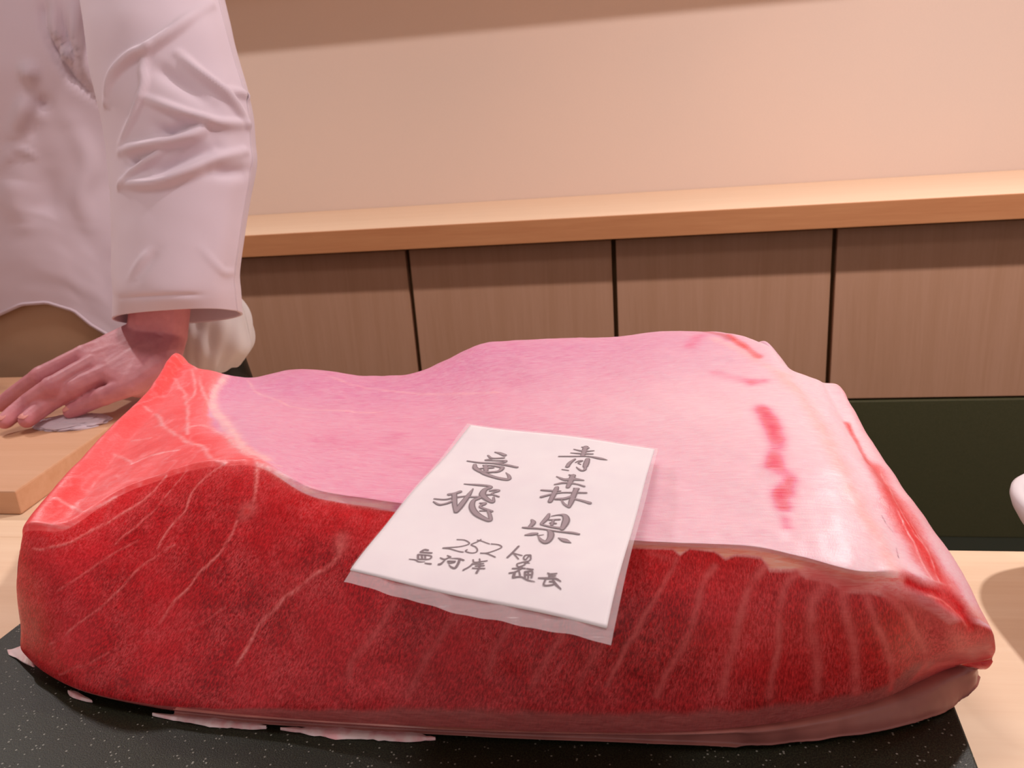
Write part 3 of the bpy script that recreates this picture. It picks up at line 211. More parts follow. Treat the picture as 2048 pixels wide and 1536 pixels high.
def grid_normals(S):
    du = np.gradient(S, axis=0); dv = np.gradient(S, axis=1)
    n = np.cross(du, dv); n /= np.linalg.norm(n, axis=-1, keepdims=True)+1e-12
    return n
def vnoise(P_, scale, seed=0, octaves=3):
    """value noise on points"""
    out = np.zeros(len(P_)); amp = 1; tot = 0
    for o in range(octaves):
        rng = np.random.default_rng(seed+o); T = rng.random((32, 32, 32))
        q = P_*scale*(2**o)+100; i = np.floor(q).astype(int); f = q-i; f = f*f*(3-2*f)
        r = 0
        for a in (0, 1):
            for b in (0, 1):
                for c in (0, 1):
                    w = (f[:, 0] if a else 1-f[:, 0])*(f[:, 1] if b else 1-f[:, 1])*(f[:, 2] if c else 1-f[:, 2])
                    r = r+w*T[(i[:, 0]+a) % 32, (i[:, 1]+b) % 32, (i[:, 2]+c) % 32]
        out += amp*(r-.5)*2; tot += amp; amp *= .5
    return out/tot

# ------------------------------------------------------------------ materials
def plain(name, c, rough=.6, spec=.4):
    t = NT(name); t.base(c); t.b.inputs['Roughness'].default_value = rough
    t.b.inputs['Specular IOR Level'].default_value = spec; return t.m

def wood(name, light, dark, axis='X', rough=.45, grain=1.0, wide=1.0):
    t = NT(name)
    sc = {'X': (1.2, 26, 26), 'Y': (26, 1.2, 26), 'Z': (26, 26, 1.2)}[axis]
    v = t.coords(sc)
    a = t.noise(v, 1.6*wide, 4, .6, .6)
    b = t.noise(v, 9*wide, 3, .6, .3)
    f = t.math('ADD', t.math('MULTIPLY', a, .7), t.math('MULTIPLY', b, .3))
    t.base(t.ramp(f, [(.35, dark), (.62, light)]))
    t.b.inputs['Roughness'].default_value = rough
    t.b.inputs['Specular IOR Level'].default_value = .3
    t.bump(b, .15*grain, .0006)
    return t.m

M = {}
M['counter'] = wood('pale_wood_counter', lin(246, 216, 184), lin(238, 204, 170), 'X', .4, .3)
M['board'] = wood('cutting_board_wood', lin(216, 168, 134), lin(208, 158, 122), 'X', .5, .3)
M['shelf'] = wood('shelf_wood', lin(255, 226, 196), lin(250, 218, 186), 'X', .45, .3)
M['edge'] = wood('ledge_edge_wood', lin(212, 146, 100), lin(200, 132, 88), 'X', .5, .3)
M['door'] = wood('cabinet_door_wood', lin(202, 154, 126), lin(194, 146, 116), 'Z', .55, .3)
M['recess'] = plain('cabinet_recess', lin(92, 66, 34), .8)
M['ceiling'] = plain('ceiling_paint', lin(215, 205, 192), .9, .2)

t = NT('woven_wall_cover'); v = t.coords((1, 1, 1))
wv = t.noise(t.coords((260, 260, 420)), 1, 2, .6)
wide = t.noise(v, 1.1, 2)
t.base(t.mix(t.math('MULTIPLY', wv, .5), t.ramp(wide, [(.35, lin(240, 214, 200)), (.65, lin(232, 210, 198))]), lin(208, 186, 170)))
t.b.inputs['Roughness'].default_value = .9; t.bump(wv, .25, .001); M['wall'] = t.m

t = NT('dark_stone_laminate'); n1 = t.noise(t.coords((1, 1, 1)), 900, 2, .6)
t.base(t.ramp(n1, [(.35, lin(62, 64, 40)), (.7, lin(96, 90, 66))]))
t.b.inputs['Roughness'].default_value = .35; M['plinth'] = t.m
M['floor'] = plain('dark_floor_tile', lin(34, 36, 22), .8)

# black granite slab
t = NT('black_granite'); v = t.coords((1, 1, 1))
sp = t.n('ShaderNodeTexVoronoi', feature='F1'); sp.inputs['Scale'].default_value = 560; t.l(v, sp.inputs['Vector'])
sel = t.n('ShaderNodeSeparateColor'); t.l(sp.outputs['Color'], sel.inputs[0])
spk = t.math('MULTIPLY', t.math('LESS_THAN', sp.outputs['Distance'], .30), t.math('GREATER_THAN', sel.outputs[0], .88))
fine = t.noise(v, 1300, 2, .7)
basec = t.ramp(fine, [(.42, lin(6, 10, 4)), (.64, lin(56, 60, 42))])
wide = t.noise(v, 14, 3)
basec = t.mix(t.math('MULTIPLY', wide, .5), basec, lin(24, 26, 16))
t.base(t.mix(t.math('MULTIPLY', spk, .75), basec, lin(150, 150, 140)))
t.b.inputs['Roughness'].default_value = .42; t.b.inputs['Specular IOR Level'].default_value = .3; t.bump(fine, .4, .0004); M['slab'] = t.m

# fish flesh : colour attribute + fine marbling
def flesh(name):
    t = NT(name)
    at_ = t.n('ShaderNodeAttribute', attribute_name='Col'); ln = t.n('ShaderNodeAttribute', attribute_name='lean')
    fib = t.n('ShaderNodeAttribute', attribute_name='fib')
    # marbling threads, drawn along the muscle fibres ('fib' = surface coordinates across / along the fibre)
    mp = t.n('ShaderNodeMapping'); mp.inputs['Scale'].default_value = (520, 150, 300); t.l(fib.outputs['Vector'], mp.inputs['Vector'])
    a = t.noise(mp.outputs[0], 1.0, 3, .6, 1.6)
    ridge = t.math('SUBTRACT', 1.0, t.math('MULTIPLY', t.math('ABSOLUTE', t.math('SUBTRACT', a, .5)), 9.0))
    ridge = t.math('MAXIMUM', ridge, 0.0)
    big = t.noise(t.coords((1, 1, 1)), 45, 3, .6)
    big2 = t.math('MAXIMUM', t.math('MULTIPLY', t.math('SUBTRACT', big, .36), 2.2), .08)
    thr = t.math('MULTIPLY', t.math('MULTIPLY', ridge, big2), t.math('MULTIPLY', ln.outputs['Fac'], 1.0))
    c = t.mix(thr, at_.outputs['Color'], lin(236, 120, 122))
    mott = t.noise(mp.outputs[0], 2.2, 3, .65)
    mm = t.ramp(mott, [(.36, lin(112, 84, 86)), (.66, lin(232, 186, 190))])
    c = t.mix(t.math('MULTIPLY', ln.outputs['Fac'], .85), c, mm, 'OVERLAY')
    # fat : fine horizontal fibres
    mp2 = t.n('ShaderNodeMapping'); mp2.inputs['Scale'].default_value = (90, 900, 900); t.l(t.coords(), mp2.inputs['Vector'])
    h = t.noise(mp2.outputs[0], 1.0, 3, .6, .8)
    ft = t.math('SUBTRACT', 1.0, ln.outputs['Fac'])
    c = t.mix(t.math('MULTIPLY', ft, .8), c, t.ramp(h, [(.3, lin(104, 88, 96)), (.7, lin(168, 164, 166))]), 'OVERLAY')
    t.base(c)
    t.b.inputs['Roughness'].default_value = .36
    t.b.inputs['Specular IOR Level'].default_value = .32
    t.b.inputs['Subsurface Weight'].default_value = .22
    t.b.inputs['Subsurface Radius'].default_value = (1.0, .25, .15)
    t.b.inputs['Subsurface Scale'].default_value = .010
    hh = t.math('ADD', t.math('MULTIPLY', mott, .5), t.math('MULTIPLY', h, .5))
    t.bump(hh, .30, .0006)
    return t.m
M['flesh'] = flesh('tuna_flesh')
M['fat'] = plain('tuna_fat', lin(232, 186, 204), .4)

def cloth(name, c1, c2, rough=.85, weave=900):
    t = NT(name); w = t.noise(t.coords((1, 1, 1)), weave, 2, .6)
    big = t.noise(t.coords((1, 1, 1)), 7, 2)
    t.base(t.mix(big, c1, c2)); t.b.inputs['Roughness'].default_value = rough
    t.b.inputs['Specular IOR Level'].default_value = .2
    t.b.inputs['Sheen Weight'].default_value = .15
    t.bump(w, .12, .0004); return t.m
M['jacket'] = cloth('white_cotton', lin(218, 200, 210), lin(212, 193, 204))
M['towel'] = cloth('white_towel', lin(218, 210, 210), lin(206, 198, 198))
M['apron'] = cloth('khaki_cloth', lin(196, 158, 128), lin(184, 146, 116))

t = NT('skin'); v = t.coords((1, 1, 1)); a = t.noise(v, 60, 3); b = t.noise(v, 420, 3, .6)
t.base(t.ramp(a, [(.3, lin(198, 122, 132)), (.7, lin(214, 140, 148))]))
t.b.inputs['Roughness'].default_value = .5; t.b.inputs['Subsurface Weight'].default_value = .15
t.b.inputs['Subsurface Radius'].default_value = (1, .4, .2); t.b.inputs['Subsurface Scale'].default_value = .006
t.bump(b, .35, .0006); M['skin'] = t.m
M['nail'] = plain('fingernail', lin(224, 150, 142), .35)

t = NT('porcelain'); t.base(lin(232, 226, 232)); t.b.inputs['Roughness'].default_value = .25; M['porcelain'] = t.m
M['black'] = plain('black_plastic', lin(14, 18, 14), .4)
M['ink'] = plain('brush_ink', lin(120, 100, 108), .55, .3)
M['ink2'] = plain('brush_ink_thin', lin(158, 138, 146), .55, .3)
t = NT('card'); n1 = t.noise(t.coords((1, 1, 1)), 60, 2); t.base(t.ramp(n1, [(.3, lin(238, 228, 234)), (.7, lin(242, 234, 238))]))
t.b.inputs['Roughness'].default_value = .6; M['card'] = t.m
t = NT('clear_plastic_film'); t.base(lin(245, 235, 240))
t.b.inputs['Roughness'].default_value = .12; t.b.inputs['Alpha'].default_value = .34
n1 = t.noise(t.coords((20, 160, 60)), 1, 3); t.bump(n1, .5, .002); M['film'] = t.m
t = NT('clear_plastic_sleeve'); t.base(lin(255, 250, 252))
t.b.inputs['Roughness'].default_value = .10; t.b.inputs['Alpha'].default_value = .10
n1 = t.noise(t.coords((30, 60, 60)), 1, 2); t.bump(n1, .6, .002); M['film_top'] = t.m

# ------------------------------------------------------------------ the setting
bm = bmesh.new(); box(bm, (-4.0, -1.6, -.96), (3.2, 3.1, -.90)); struct(obj('floor', bm, M['floor']))
bm = bmesh.new(); box(bm, (-4.0, 2.95, -.90), (3.2, 3.05, 1.78)); struct(obj('wall_back', bm, M['wall']))
bm = bmesh.new(); box(bm, (-4.1, -1.6, -.90), (-4.0, 3.05, 1.78)); struct(obj('wall_left', bm, M['wall']))
bm = bmesh.new(); box(bm, (3.2, -1.6, -.90), (3.3, 3.05, 1.78)); struct(obj('wall_right', bm, M['wall']))
bm = bmesh.new(); box(bm, (-4.1, -1.6, 1.74), (3.3, 3.05, 1.82)); struct(obj('ceiling', bm, M['ceiling']))
bm = bmesh.new(); box(bm, (-4.0, 2.42, 1.00), (3.2, 2.95, 1.74), .004); struct(obj('trim_1', bm, M['shelf']))

# back cabinet : carcass, doors, plinth ; continuous ledge above
cab = empty('cabinet', (0, 2.45, -.90))
tag(cab, 'long low wooden back cabinet with flush vertical door panels under the ledge', 'cabinet')
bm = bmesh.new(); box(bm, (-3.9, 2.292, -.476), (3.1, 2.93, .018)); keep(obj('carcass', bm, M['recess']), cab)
bm = bmesh.new(); box(bm, (-3.9, 2.262, -.90), (3.1, 2.93, -.476), .002); keep(obj('plinth', bm, M['plinth']), cab)
xs = [-3.66, -3.065, -2.470, -1.877, -1.283, -.688, -.088, .502, 1.097, 1.692, 2.287, 2.88]
first = None
for k in range(len(xs)-1):
    if first is None:
        bm = bmesh.new(); box(bm, (-.2905, -.011, -.240), (.2905, .011, .240), .0015)
        first = d = obj('door', bm, M['door'])
    else:
        d = first.copy(); COL.objects.link(d)
    w = xs[k+1]-xs[k]
    d.location = ((xs[k]+xs[k+1])/2, 2.281, -.230); d.scale.x = w/.594
    keep(d, cab)
led = empty('ledge', (0, 2.6, .018))
tag(led, 'pale wooden ledge running along the back wall above the cabinet', 'ledge')
bm = bmesh.new(); box(bm, (-3.95, 2.2115, .0205), (3.15, 2.948, .084), .0012, 2); keep(obj('ledge_board', bm, M['shelf']), led)
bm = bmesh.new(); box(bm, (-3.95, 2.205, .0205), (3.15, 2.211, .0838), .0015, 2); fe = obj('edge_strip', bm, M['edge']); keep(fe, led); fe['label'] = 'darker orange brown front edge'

# counter and work table
bm = bmesh.new(); box(bm, (-1.9, -.55, -.045), (1.7, .5595, 0), .0006)
tag(obj('counter', bm, M['counter']), 'pale smooth wooden counter top the dark slab lies on', 'counter')
bm = bmesh.new(); prism(bm, [(-1.9, .5597), (.12, .5597), (.12, .73), (-.12, .73), (-.12, 1.02), (-1.9, 1.02)], -.045, -.0001, .0006)
tag(obj('work_table', bm, M['counter']), 'pale wooden work table behind the counter under the cutting board', 'table')
bm = bmesh.new(); box(bm, (-1.85, .50, -.90), (1.65, .548, -.0455)); box(bm, (-1.85, .97, -.90), (-.2, 1.0, -.0455)); struct(obj('trim_2', bm, M['plinth']))

# cutting board
bm = bmesh.new(); prism(bm, [(-1.45, .605), (-.586, .602), (-.632, .985), (-1.45, .99)], .0002, .0245, .0018)
tag(obj('cutting_board', bm, M['board']), 'thick tan wooden cutting board under the resting hand', 'cutting board')

# black stone slab
bm = bmesh.new(); prism(bm, [(-.430, .16), (.130, .16), (.163, .50), (.138, .66), (-.412, .66), (-.418, .50)], .0004, .0192, .0012)
tag(obj('stone_slab', bm, M['slab']), 'black speckled granite slab on the counter beneath the tuna', 'slab')

# ------------------------------------------------------------------ the tuna block
ctrl = np.array(TUNA)
nc = len(ctrl)-1
S, tu, tv = grid_surface(ctrl, [10]+[48]*(nc-2)+[10], [6, 60, 60, 60, 44, 90, 70, 50, 8, 4])
# the cut edge between front and top is rounded, more so at the fatty right half
k4 = int(np.argmin(abs(tv-4)))
soft_w = np.clip((tu-8.5)/2.5, 0, 1)*.85+.15
win = np.exp(-((np.arange(len(tv))-k4)/16.)**2)
Sm = S.copy()
for _ in range(70): Sm[:, 1:-1] = .5*Sm[:, 1:-1]+.25*(Sm[:, 2:]+Sm[:, :-2])
f_ = (soft_w[:, None]*win[None])[..., None]
S = S*(1-f_)+Sm*f_
U, Vv = np.meshgrid(tu, tv, indexing='ij')
N = grid_normals(S)
if N[len(N)//2, 300, 2] < 0 and N[len(N)//2, 300, 1] > 0: N = -N
ptop = N[len(N)//2, -90]
if ptop[2] < 0: N = -N
P0 = S.reshape(-1, 3)
vn = vnoise(P0, 22, 3, 3)*.0016+vnoise(P0, 90, 9, 2)*.00045
mask = np.clip((P0[:, 2]-.028)/.01, 0, 1)
Vt = (P0+N.reshape(-1, 3)*(vn*mask)[:, None])
uf, vf = U.reshape(-1), Vv.reshape(-1)
L3 = lambda r, g, b: np.array(lin(r, g, b)[:3])
def sstep(a, b, x): y = np.clip((x-a)/(b-a), 0, 1); return y*y*(3-2*y)
def mixc(c, d, f): return c*(1-f[:, None])+d*f[:, None]
n1 = vnoise(P0, 30, 20, 3); n2 = vnoise(P0, 70, 30, 3); n3 = vnoise(P0*[1, 1, 1], 160, 40, 2)
nb = vnoise(P0, 12, 50, 2)
# lean meat on the cut front
front = mixc(np.tile(L3(192, 26, 38), (len(P0), 1)), L3(220, 48, 60), sstep(-.5, .6, n1))
front = mixc(front, L3(160, 18, 28), sstep(.1, .8, nb)*.5)
front = mixc(front, L3(226, 34, 44), sstep(3.2, 4.0, vf+.15*n1)*(1-sstep(11.0, 13.0, uf)*.5)*.85)      # brighter red towards the cut edge
front = mixc(front, L3(232, 40, 52), sstep(3.2, 1.0, uf)*.5)
front = mixc(front, L3(196, 66, 72), sstep(2.6, 1.4, vf+.3*n1)*sstep(5, 9, uf)*.6)
front = mixc(front, L3(182, 50, 42), sstep(11, 14, uf)*.45)
# fat along the skin at the bottom, thicker to the right
tb = np.interp(uf, [0, 4, 8, 10, 13, 15, 16.3, 17.2, 18, 19], [.0, .05, .36, .46, .52, .62, .95, 1.6, 3.2, 3.2])
fb = sstep(1.18, .88, (vf-1)/(tb+1e-3)+.18*n2)*(tb > .02)
fb = np.where(vf < 1, 1, fb)
front = mixc(front, mixc(np.tile(L3(196, 112, 108), (len(P0), 1)), L3(206, 128, 122), n2*.5+.5), fb*.85)
lean = 1-fb*.85
# ragged fat edge at the top of the front, right of the label
fl = np.array(FATLINE); fl = fl[fl[:, 0].argsort()]
vb = np.interp(uf, [0, 5, fl[0, 0]-.5]+list(fl[:, 0])+[16.8, 17.2, 19], [4.0, 4.0, 3.98]+list(fl[:, 1])+[3.3, 3.7, 4.0])
vb = np.minimum(vb, 4.0)+.02*n2
blur = np.interp(uf, [0, 10, 12, 15, 19], [.03, .03, .07, .16, .10])
topm = np.clip((vf-(vb-blur*.5))/blur, 0, 1)
# salmon coloured sloping cut at the left : boundary with the pale top follows the white sinew
ub = np.interp(vf, [4, 5, 5.5, 6, 6.5, 7, 8], [6.05, 5.6, 5.2, 4.75, 4.45, 4.55, 4.7])
sal = sstep(.35, -.15, uf-ub+.25*n2)
pink = mixc(np.tile(L3(240, 196, 210), (len(P0), 1)), L3(250, 228, 232), sstep(8, 15, uf+1.5*nb)*.8)
pink = mixc(pink, L3(232, 168, 188), sstep(.1, .9, n1)*.5*sstep(14, 8, uf))
pink = mixc(pink, L3(224, 174, 198), sstep(6.6, 7.8, vf+.3*nb)*.5*sstep(16, 13, uf))
pink = mixc(pink, L3(240, 178, 160), sstep(.2, .8, nb)*.4*sstep(12, 6, uf))
salc = mixc(np.tile(L3(250, 104, 104), (len(P0), 1)), L3(255, 132, 134), sstep(-.4, .7, n1))
vein = np.exp(-((n1+.35*n2)/.07)**2)*.45+np.exp(-((n2-.1*n1)/.05)**2)*.3
salc = mixc(salc, L3(255, 176, 180), vein)
salc = mixc(salc, L3(246, 84, 84), sstep(0, .7, nb)*.7)
salc = mixc(salc, L3(255, 170, 176), sstep(-.9, 0, uf-ub+.3*n1)*.6)
top = mixc(pink, salc, sal)
# tan transition rim, painted paler for the light a rounded edge catches
rim = sstep(.0, .6, topm)*sstep(1, .6, topm)
colr = mixc(front, top, topm)
colr = mixc(colr, L3(252, 204, 190), topm*sstep(4.12, 3.98, vf)*.9*sstep(9, 11, uf)*sstep(16.5, 14.5, uf))
colr = mixc(colr, L3(244, 176, 150), sstep(4.45, 4.0, vf)*(vf > 3.9)*.4*topm*sstep(9.5, 11, uf))
lean = lean*(1-topm)+topm*sal*.28
# right flank: pale pink outer edge
edge = sstep(17.2, 18, uf)*sstep(3.6, 4.4, vf)
colr = mixc(colr, L3(240, 172, 176), edge*.7)
pz = sstep(15.6, 16.5, uf+.2*n2)*sstep(4.2, 3.0, vf)
colr = mixc(colr, L3(218, 92, 98), pz*.65)
KC = {'s': L3(232, 120, 118), 'w': L3(252, 172, 166), 'f': L3(232, 136, 132), 'r': L3(236, 50, 54), 'm': L3(240, 78, 128), 'p': L3(214, 110, 140), 'k': L3(110, 60, 74), 'R': L3(222, 18, 32)}
WT = L3(252, 214, 214); disp = np.zeros(len(P0))
wob = P0+np.stack([vnoise(P0, 120, 60, 2), vnoise(P0, 120, 70, 2), vnoise(P0, 120, 80, 2)], 1)*.0013
for kind, w, s, uv in MARKS:
    pts = smooth_poly(surf_at(ctrl, uv), 5)
    reach = w*(2.4 if kind in 'wk' else 2.6)
    idx, d, pr = seg_dist(wob, pts, reach)
    soft = {'s': .62, 'w': .66, 'f': .9, 'r': .8, 'm': 1.0, 'p': 1.0, 'k': .6, 'R': .7}[kind]
    f = np.exp(-(d/(w*soft))**2)
    if kind == 'w':
        f *= (.7+.5*np.clip(n3[idx]*1.5+.6, 0, 1))*np.clip(1.3-.6*np.abs(pr-.5), 0, 1)
    if kind == 's': f *= np.clip(.85+.5*n3[idx], .3, 1.1)
    if kind in 'rm': f *= np.clip(.75+.5*n2[idx], 0, 1.1)
    f = np.clip(f*s, 0, 1)
    c = KC[kind]
    if kind == 'w': c = np.where((vf[idx] > 4.0)[:, None], WT, KC['w'])
    colr[idx] = colr[idx]*(1-f[:, None])+c*f[:, None]
    if kind in 'sf': lean[idx] *= 1-.75*f
    if kind in 'rR': lean[idx] = np.maximum(lean[idx], f*.8)
    if kind == 'w' and w > .0008: disp[idx] += f*.00035
    if kind == 'R': disp[idx] -= f*.0012
Vt += N.reshape(-1, 3)*disp[:, None]
me = grid_mesh('tuna_flesh_block', Vt.reshape(S.shape))
att = me.color_attributes.new('Col', 'FLOAT_COLOR', 'POINT')
att.data.foreach_set('color', np.concatenate([np.clip(colr, 0, 1), np.ones((len(P0), 1))], 1).astype(np.float32).reshape(-1))
la = me.attributes.new('lean', 'FLOAT', 'POINT'); la.data.foreach_set('value', np.clip(lean, 0, 1).astype(np.float32))
# fibre coordinates: on the front the fibres lean to the right going up, straight at the right end
xx, yy, zz = P0.T
ang = np.radians(np.interp(xx, [-.4, -.2, 0, .12], [35, 28, 18, -8]))
fx = xx*np.cos(ang)-zz*np.sin(ang); fz = xx*np.sin(ang)+zz*np.cos(ang)
fa = me.attributes.new('fib', 'FLOAT_VECTOR', 'POINT')
fa.data.foreach_set('vector', np.stack([fx, fz, yy], 1).astype(np.float32).reshape(-1))
if ptop[2] < 0: me.flip_normals()
tuna = empty('tuna_block', (-.1, .48, .0195))
tag(tuna, 'huge block of raw red tuna with pale pink fatty top on the black slab', 'tuna')
body = link('flesh', me, M['flesh']); keep(body, tuna)
body['label'] = 'deep red cut flesh with white sinew lines and pale fatty top'

# skin layer under the block (silver grey rind with a ragged lower edge), and pale torn membrane scraps
bl = S[:, np.argmin(abs(tv-1)), :]            # bottom outline of the front
bl = bl[(tu >= 1.15) & (tu <= 17.9)][::4]
t = NT('tuna_rind'); a = t.noise(t.coords((1, 1, 1)), 40, 3)
t.base(t.ramp(a, [(.3, lin(148, 86, 80)), (.7, lin(182, 112, 104))])); t.b.inputs['Roughness'].default_value = .3; M['rind'] = t.m
t = NT('tuna_membrane'); a = t.noise(t.coords((1, 1, 1)), 120, 3)
t.base(t.ramp(a, [(.35, lin(244, 184, 190)), (.6, lin(252, 228, 230))])); t.b.inputs['Roughness'].default_value = .25; M['membrane'] = t.m
def rind(name, line, drop, out, thick, mat, seed, rag=.0012):
    """strip of skin: follows line, stands `out` in front of the flesh, hangs `drop` below it"""
    rng = np.random.default_rng(seed); n = len(line)
    tan = np.gradient(line, axis=0); nor = np.stack([tan[:, 1], -tan[:, 0], 0*tan[:, 0]], 1); nor /= np.linalg.norm(nor, axis=1)[:, None]+1e-9
    wv = np.convolve(rng.normal(size=n+8), np.ones(5)/5, 'same')[4:-4]*rag
    o = (out if np.ndim(out) else np.full(n, out))+wv
    dr = drop if np.ndim(drop) else np.full(n, drop)
    fade = np.sin(np.linspace(0, np.pi, n))**.35
    prof = []
    zlow = np.maximum(line[:, 2]-dr+wv*.5, .0200)
    def row(off, z): q = line+nor*(off[:, None]); q[:, 2] = z; return q
    prof.append(row(-.012+0*o, line[:, 2]-.0006)); prof.append(row(o*.2*fade, line[:, 2]+.0006))
    prof.append(row(o*.85*fade, line[:, 2]*.55+zlow*.45+thick*.6)); prof.append(row(o*fade, zlow*.8+line[:, 2]*.2))
    prof.append(row(o*.8*fade, zlow)); prof.append(row(-.012+0*o, zlow-.0001))
    G = np.stack(prof, 1)
    G2, _, _ = grid_surface(G, [1]*(n-1), [4]*5)
    return link(name, grid_mesh(name, G2), mat)
rt = np.array([a for a, b in RIND]); ro = np.array([b for a, b in RIND])
st_ = np.linspace(0, len(rt)-1, 160); rt, ro = catmull(rt, st_), catmull(ro, st_)
rg = np.random.default_rng(4); wob_ = np.convolve(rg.normal(size=170), np.ones(7)/7, 'same')[5:165]*.0007
inw = np.array([0, .014, 0]); fl_ = np.interp(st_, [0, 8, 10], [0, 0, 1])[:, None]; inw = inw*(1-fl_)+np.array([-.016, .004, 0])*fl_
o_v = (ro-rt)*[1, 1, 0]; o_v /= np.linalg.norm(o_v, axis=1)[:, None]+1e-9
rows_ = [rt+inw+[0, 0, .0], rt+[0, 0, .0008], rt*.45+ro*.55+[0, 0, .0022]+o_v*.0008, ro+[0, 0, .0016]+o_v*wob_[:, None], ro+o_v*(wob_[:, None]-.0008), ro+inw-[0, 0, .0004]]
G2, _, _ = grid_surface(np.stack(rows_, 1), [1]*159, [5]*5)
G2[..., 2] = np.maximum(G2[..., 2], .0196)
o1 = link('skin', grid_mesh('skin', G2), M['rind']); keep(o1, tuna)
o1['label'] = 'brownish pink rind layer along the bottom edge'

def ribbon_scrap(line, wid, z, seed):
    rng = np.random.default_rng(seed); n = len(line)
    a = np.convolve(rng.random(n+6), np.ones(3)/3, 'same')[3:-3]
    w = wid*(a*.9+.25)*np.sin(np.linspace(.05, np.pi-.05, n))**.5
    tan = np.gradient(line, axis=0); nor = np.stack([tan[:, 1], -tan[:, 0], 0*tan[:, 0]], 1); nor /= np.linalg.norm(nor, axis=1)[:, None]+1e-9
    rows = []
    for f, dz in ((-1.2, .0012), (.0, .0016), (.6, .0012), (1, .0003)):
        q = line+nor*(w*f)[:, None]; q[:, 2] = z+dz*(.6+.8*a); rows.append(q)
    for f, dz in ((.9, -.0001), (-1.2, .0002)):
        q = line+nor*(w*f)[:, None]; q[:, 2] = z+dz; rows.append(q)
    G2, _, _ = grid_surface(np.stack(rows, 1), [1]*(n-1), [3]*5)
    return G2
for (a, b, wd, sd) in ((.17, .30, .0034, 3), (.31, .46, .0040, 5), (.085, .12, .0022, 8)):
    ln_ = bl[int(len(bl)*a):int(len(bl)*b)].copy(); ln_[:, 2] = .0196
    ln_[:, 1] += .0005
    o1 = link('membrane', grid_mesh('membrane', ribbon_scrap(ln_, wd, .0196, sd)), M['membrane']); keep(o1, tuna)
    o1['label'] = 'pale torn skin membrane lying on the slab'
# pink flap of skin at the left corner
G_ = np.array(FLAP)
G2, _, _ = grid_surface(G_, [6]*3, [6]*2)
o1 = link('skin_flap', grid_mesh('skin_flap', G2), M['membrane']); md = o1.modifiers.new('s', 'SOLIDIFY'); md.thickness = .0012; keep(o1, tuna)

G2, _, _ = grid_surface(np.array(BUMP), [8]*3, [8]*4)
o1 = link('fat_flap', grid_mesh('fat_flap', G2), M['fat']); keep(o1, tuna)
o1['label'] = 'small pale lilac flap of fat standing at the far corner'

# ------------------------------------------------------------------ label in its clear bag
LO, LX, LY, LN = map(np.array, (LABEL_O, LABEL_X, LABEL_Y, LABEL_N))
def lab_z(x, y):
    return .0009*np.sin(x*55+y*20)+.0007*np.sin(y*70-x*30)-.9*np.clip(-y-.045, 0, 1)**2*3+.25*x*np.clip(-y-.02, 0, 1)*.2
def lab_pt(x, y, h=0): return LO+LX*x+LY*y+LN*(lab_z(x, y)+h)
def quad_sheet(c, h, nx=60, ny=80, ripple=0, seed=0, edge=0):
    c = np.array(c); G = np.zeros((nx+1, ny+1, 3)); rng = np.random.default_rng(seed)
    for i in range(nx+1):
        for j in range(ny+1):
            s, t_ = i/nx, j/ny
            q = (c[3]*(1-s)+c[2]*s)*(1-t_)+(c[0]*(1-s)+c[1]*s)*t_
            dz = ripple*(math.sin(s*23+seed)+.6*math.sin(s*51+1+t_*9))*max(0, 1-t_*7) if ripple else 0
            if edge:  # slightly wavy outline
                q = q+edge*np.array((.0006*math.sin(t_*11)*(s > .97), .0012*math.sin(s*7+1)*(t_ < .03)))
            G[i, j] = lab_pt(q[0], q[1], h+dz)
    return G
lab = empty('price_card', lab_pt(0, 0)); lab.name = 'origin_card'
tag(lab, 'white handwritten card in a clear plastic bag lying on the tuna', 'card')
me = grid_mesh('bag', quad_sheet(BAG, .0002, ripple=.0004, edge=.4)); b1 = link('bag', me, M['film']); keep(b1, lab)
b1['label'] = 'clear plastic bag, its margin showing below the card'
me = grid_mesh('card', quad_sheet(CARD, .0009)); md_o = link('paper', me, M['card']); md = md_o.modifiers.new('s', 'SOLIDIFY'); md.thickness = .0007; md.offset = -1; keep(md_o, lab)
bc = [[c[0]*.995, c[1]*.995] for c in CARD]
me = grid_mesh('bag_front', quad_sheet(bc, .0019, ripple=.0004, seed=3)); b2 = link('bag_front', me, M['film_top']); keep(b2, lab)
bm = bmesh.new()
inner = [(p_, [q*.62 for q in w_], 1) for p_, w_ in INK if max(w_) > .0016]
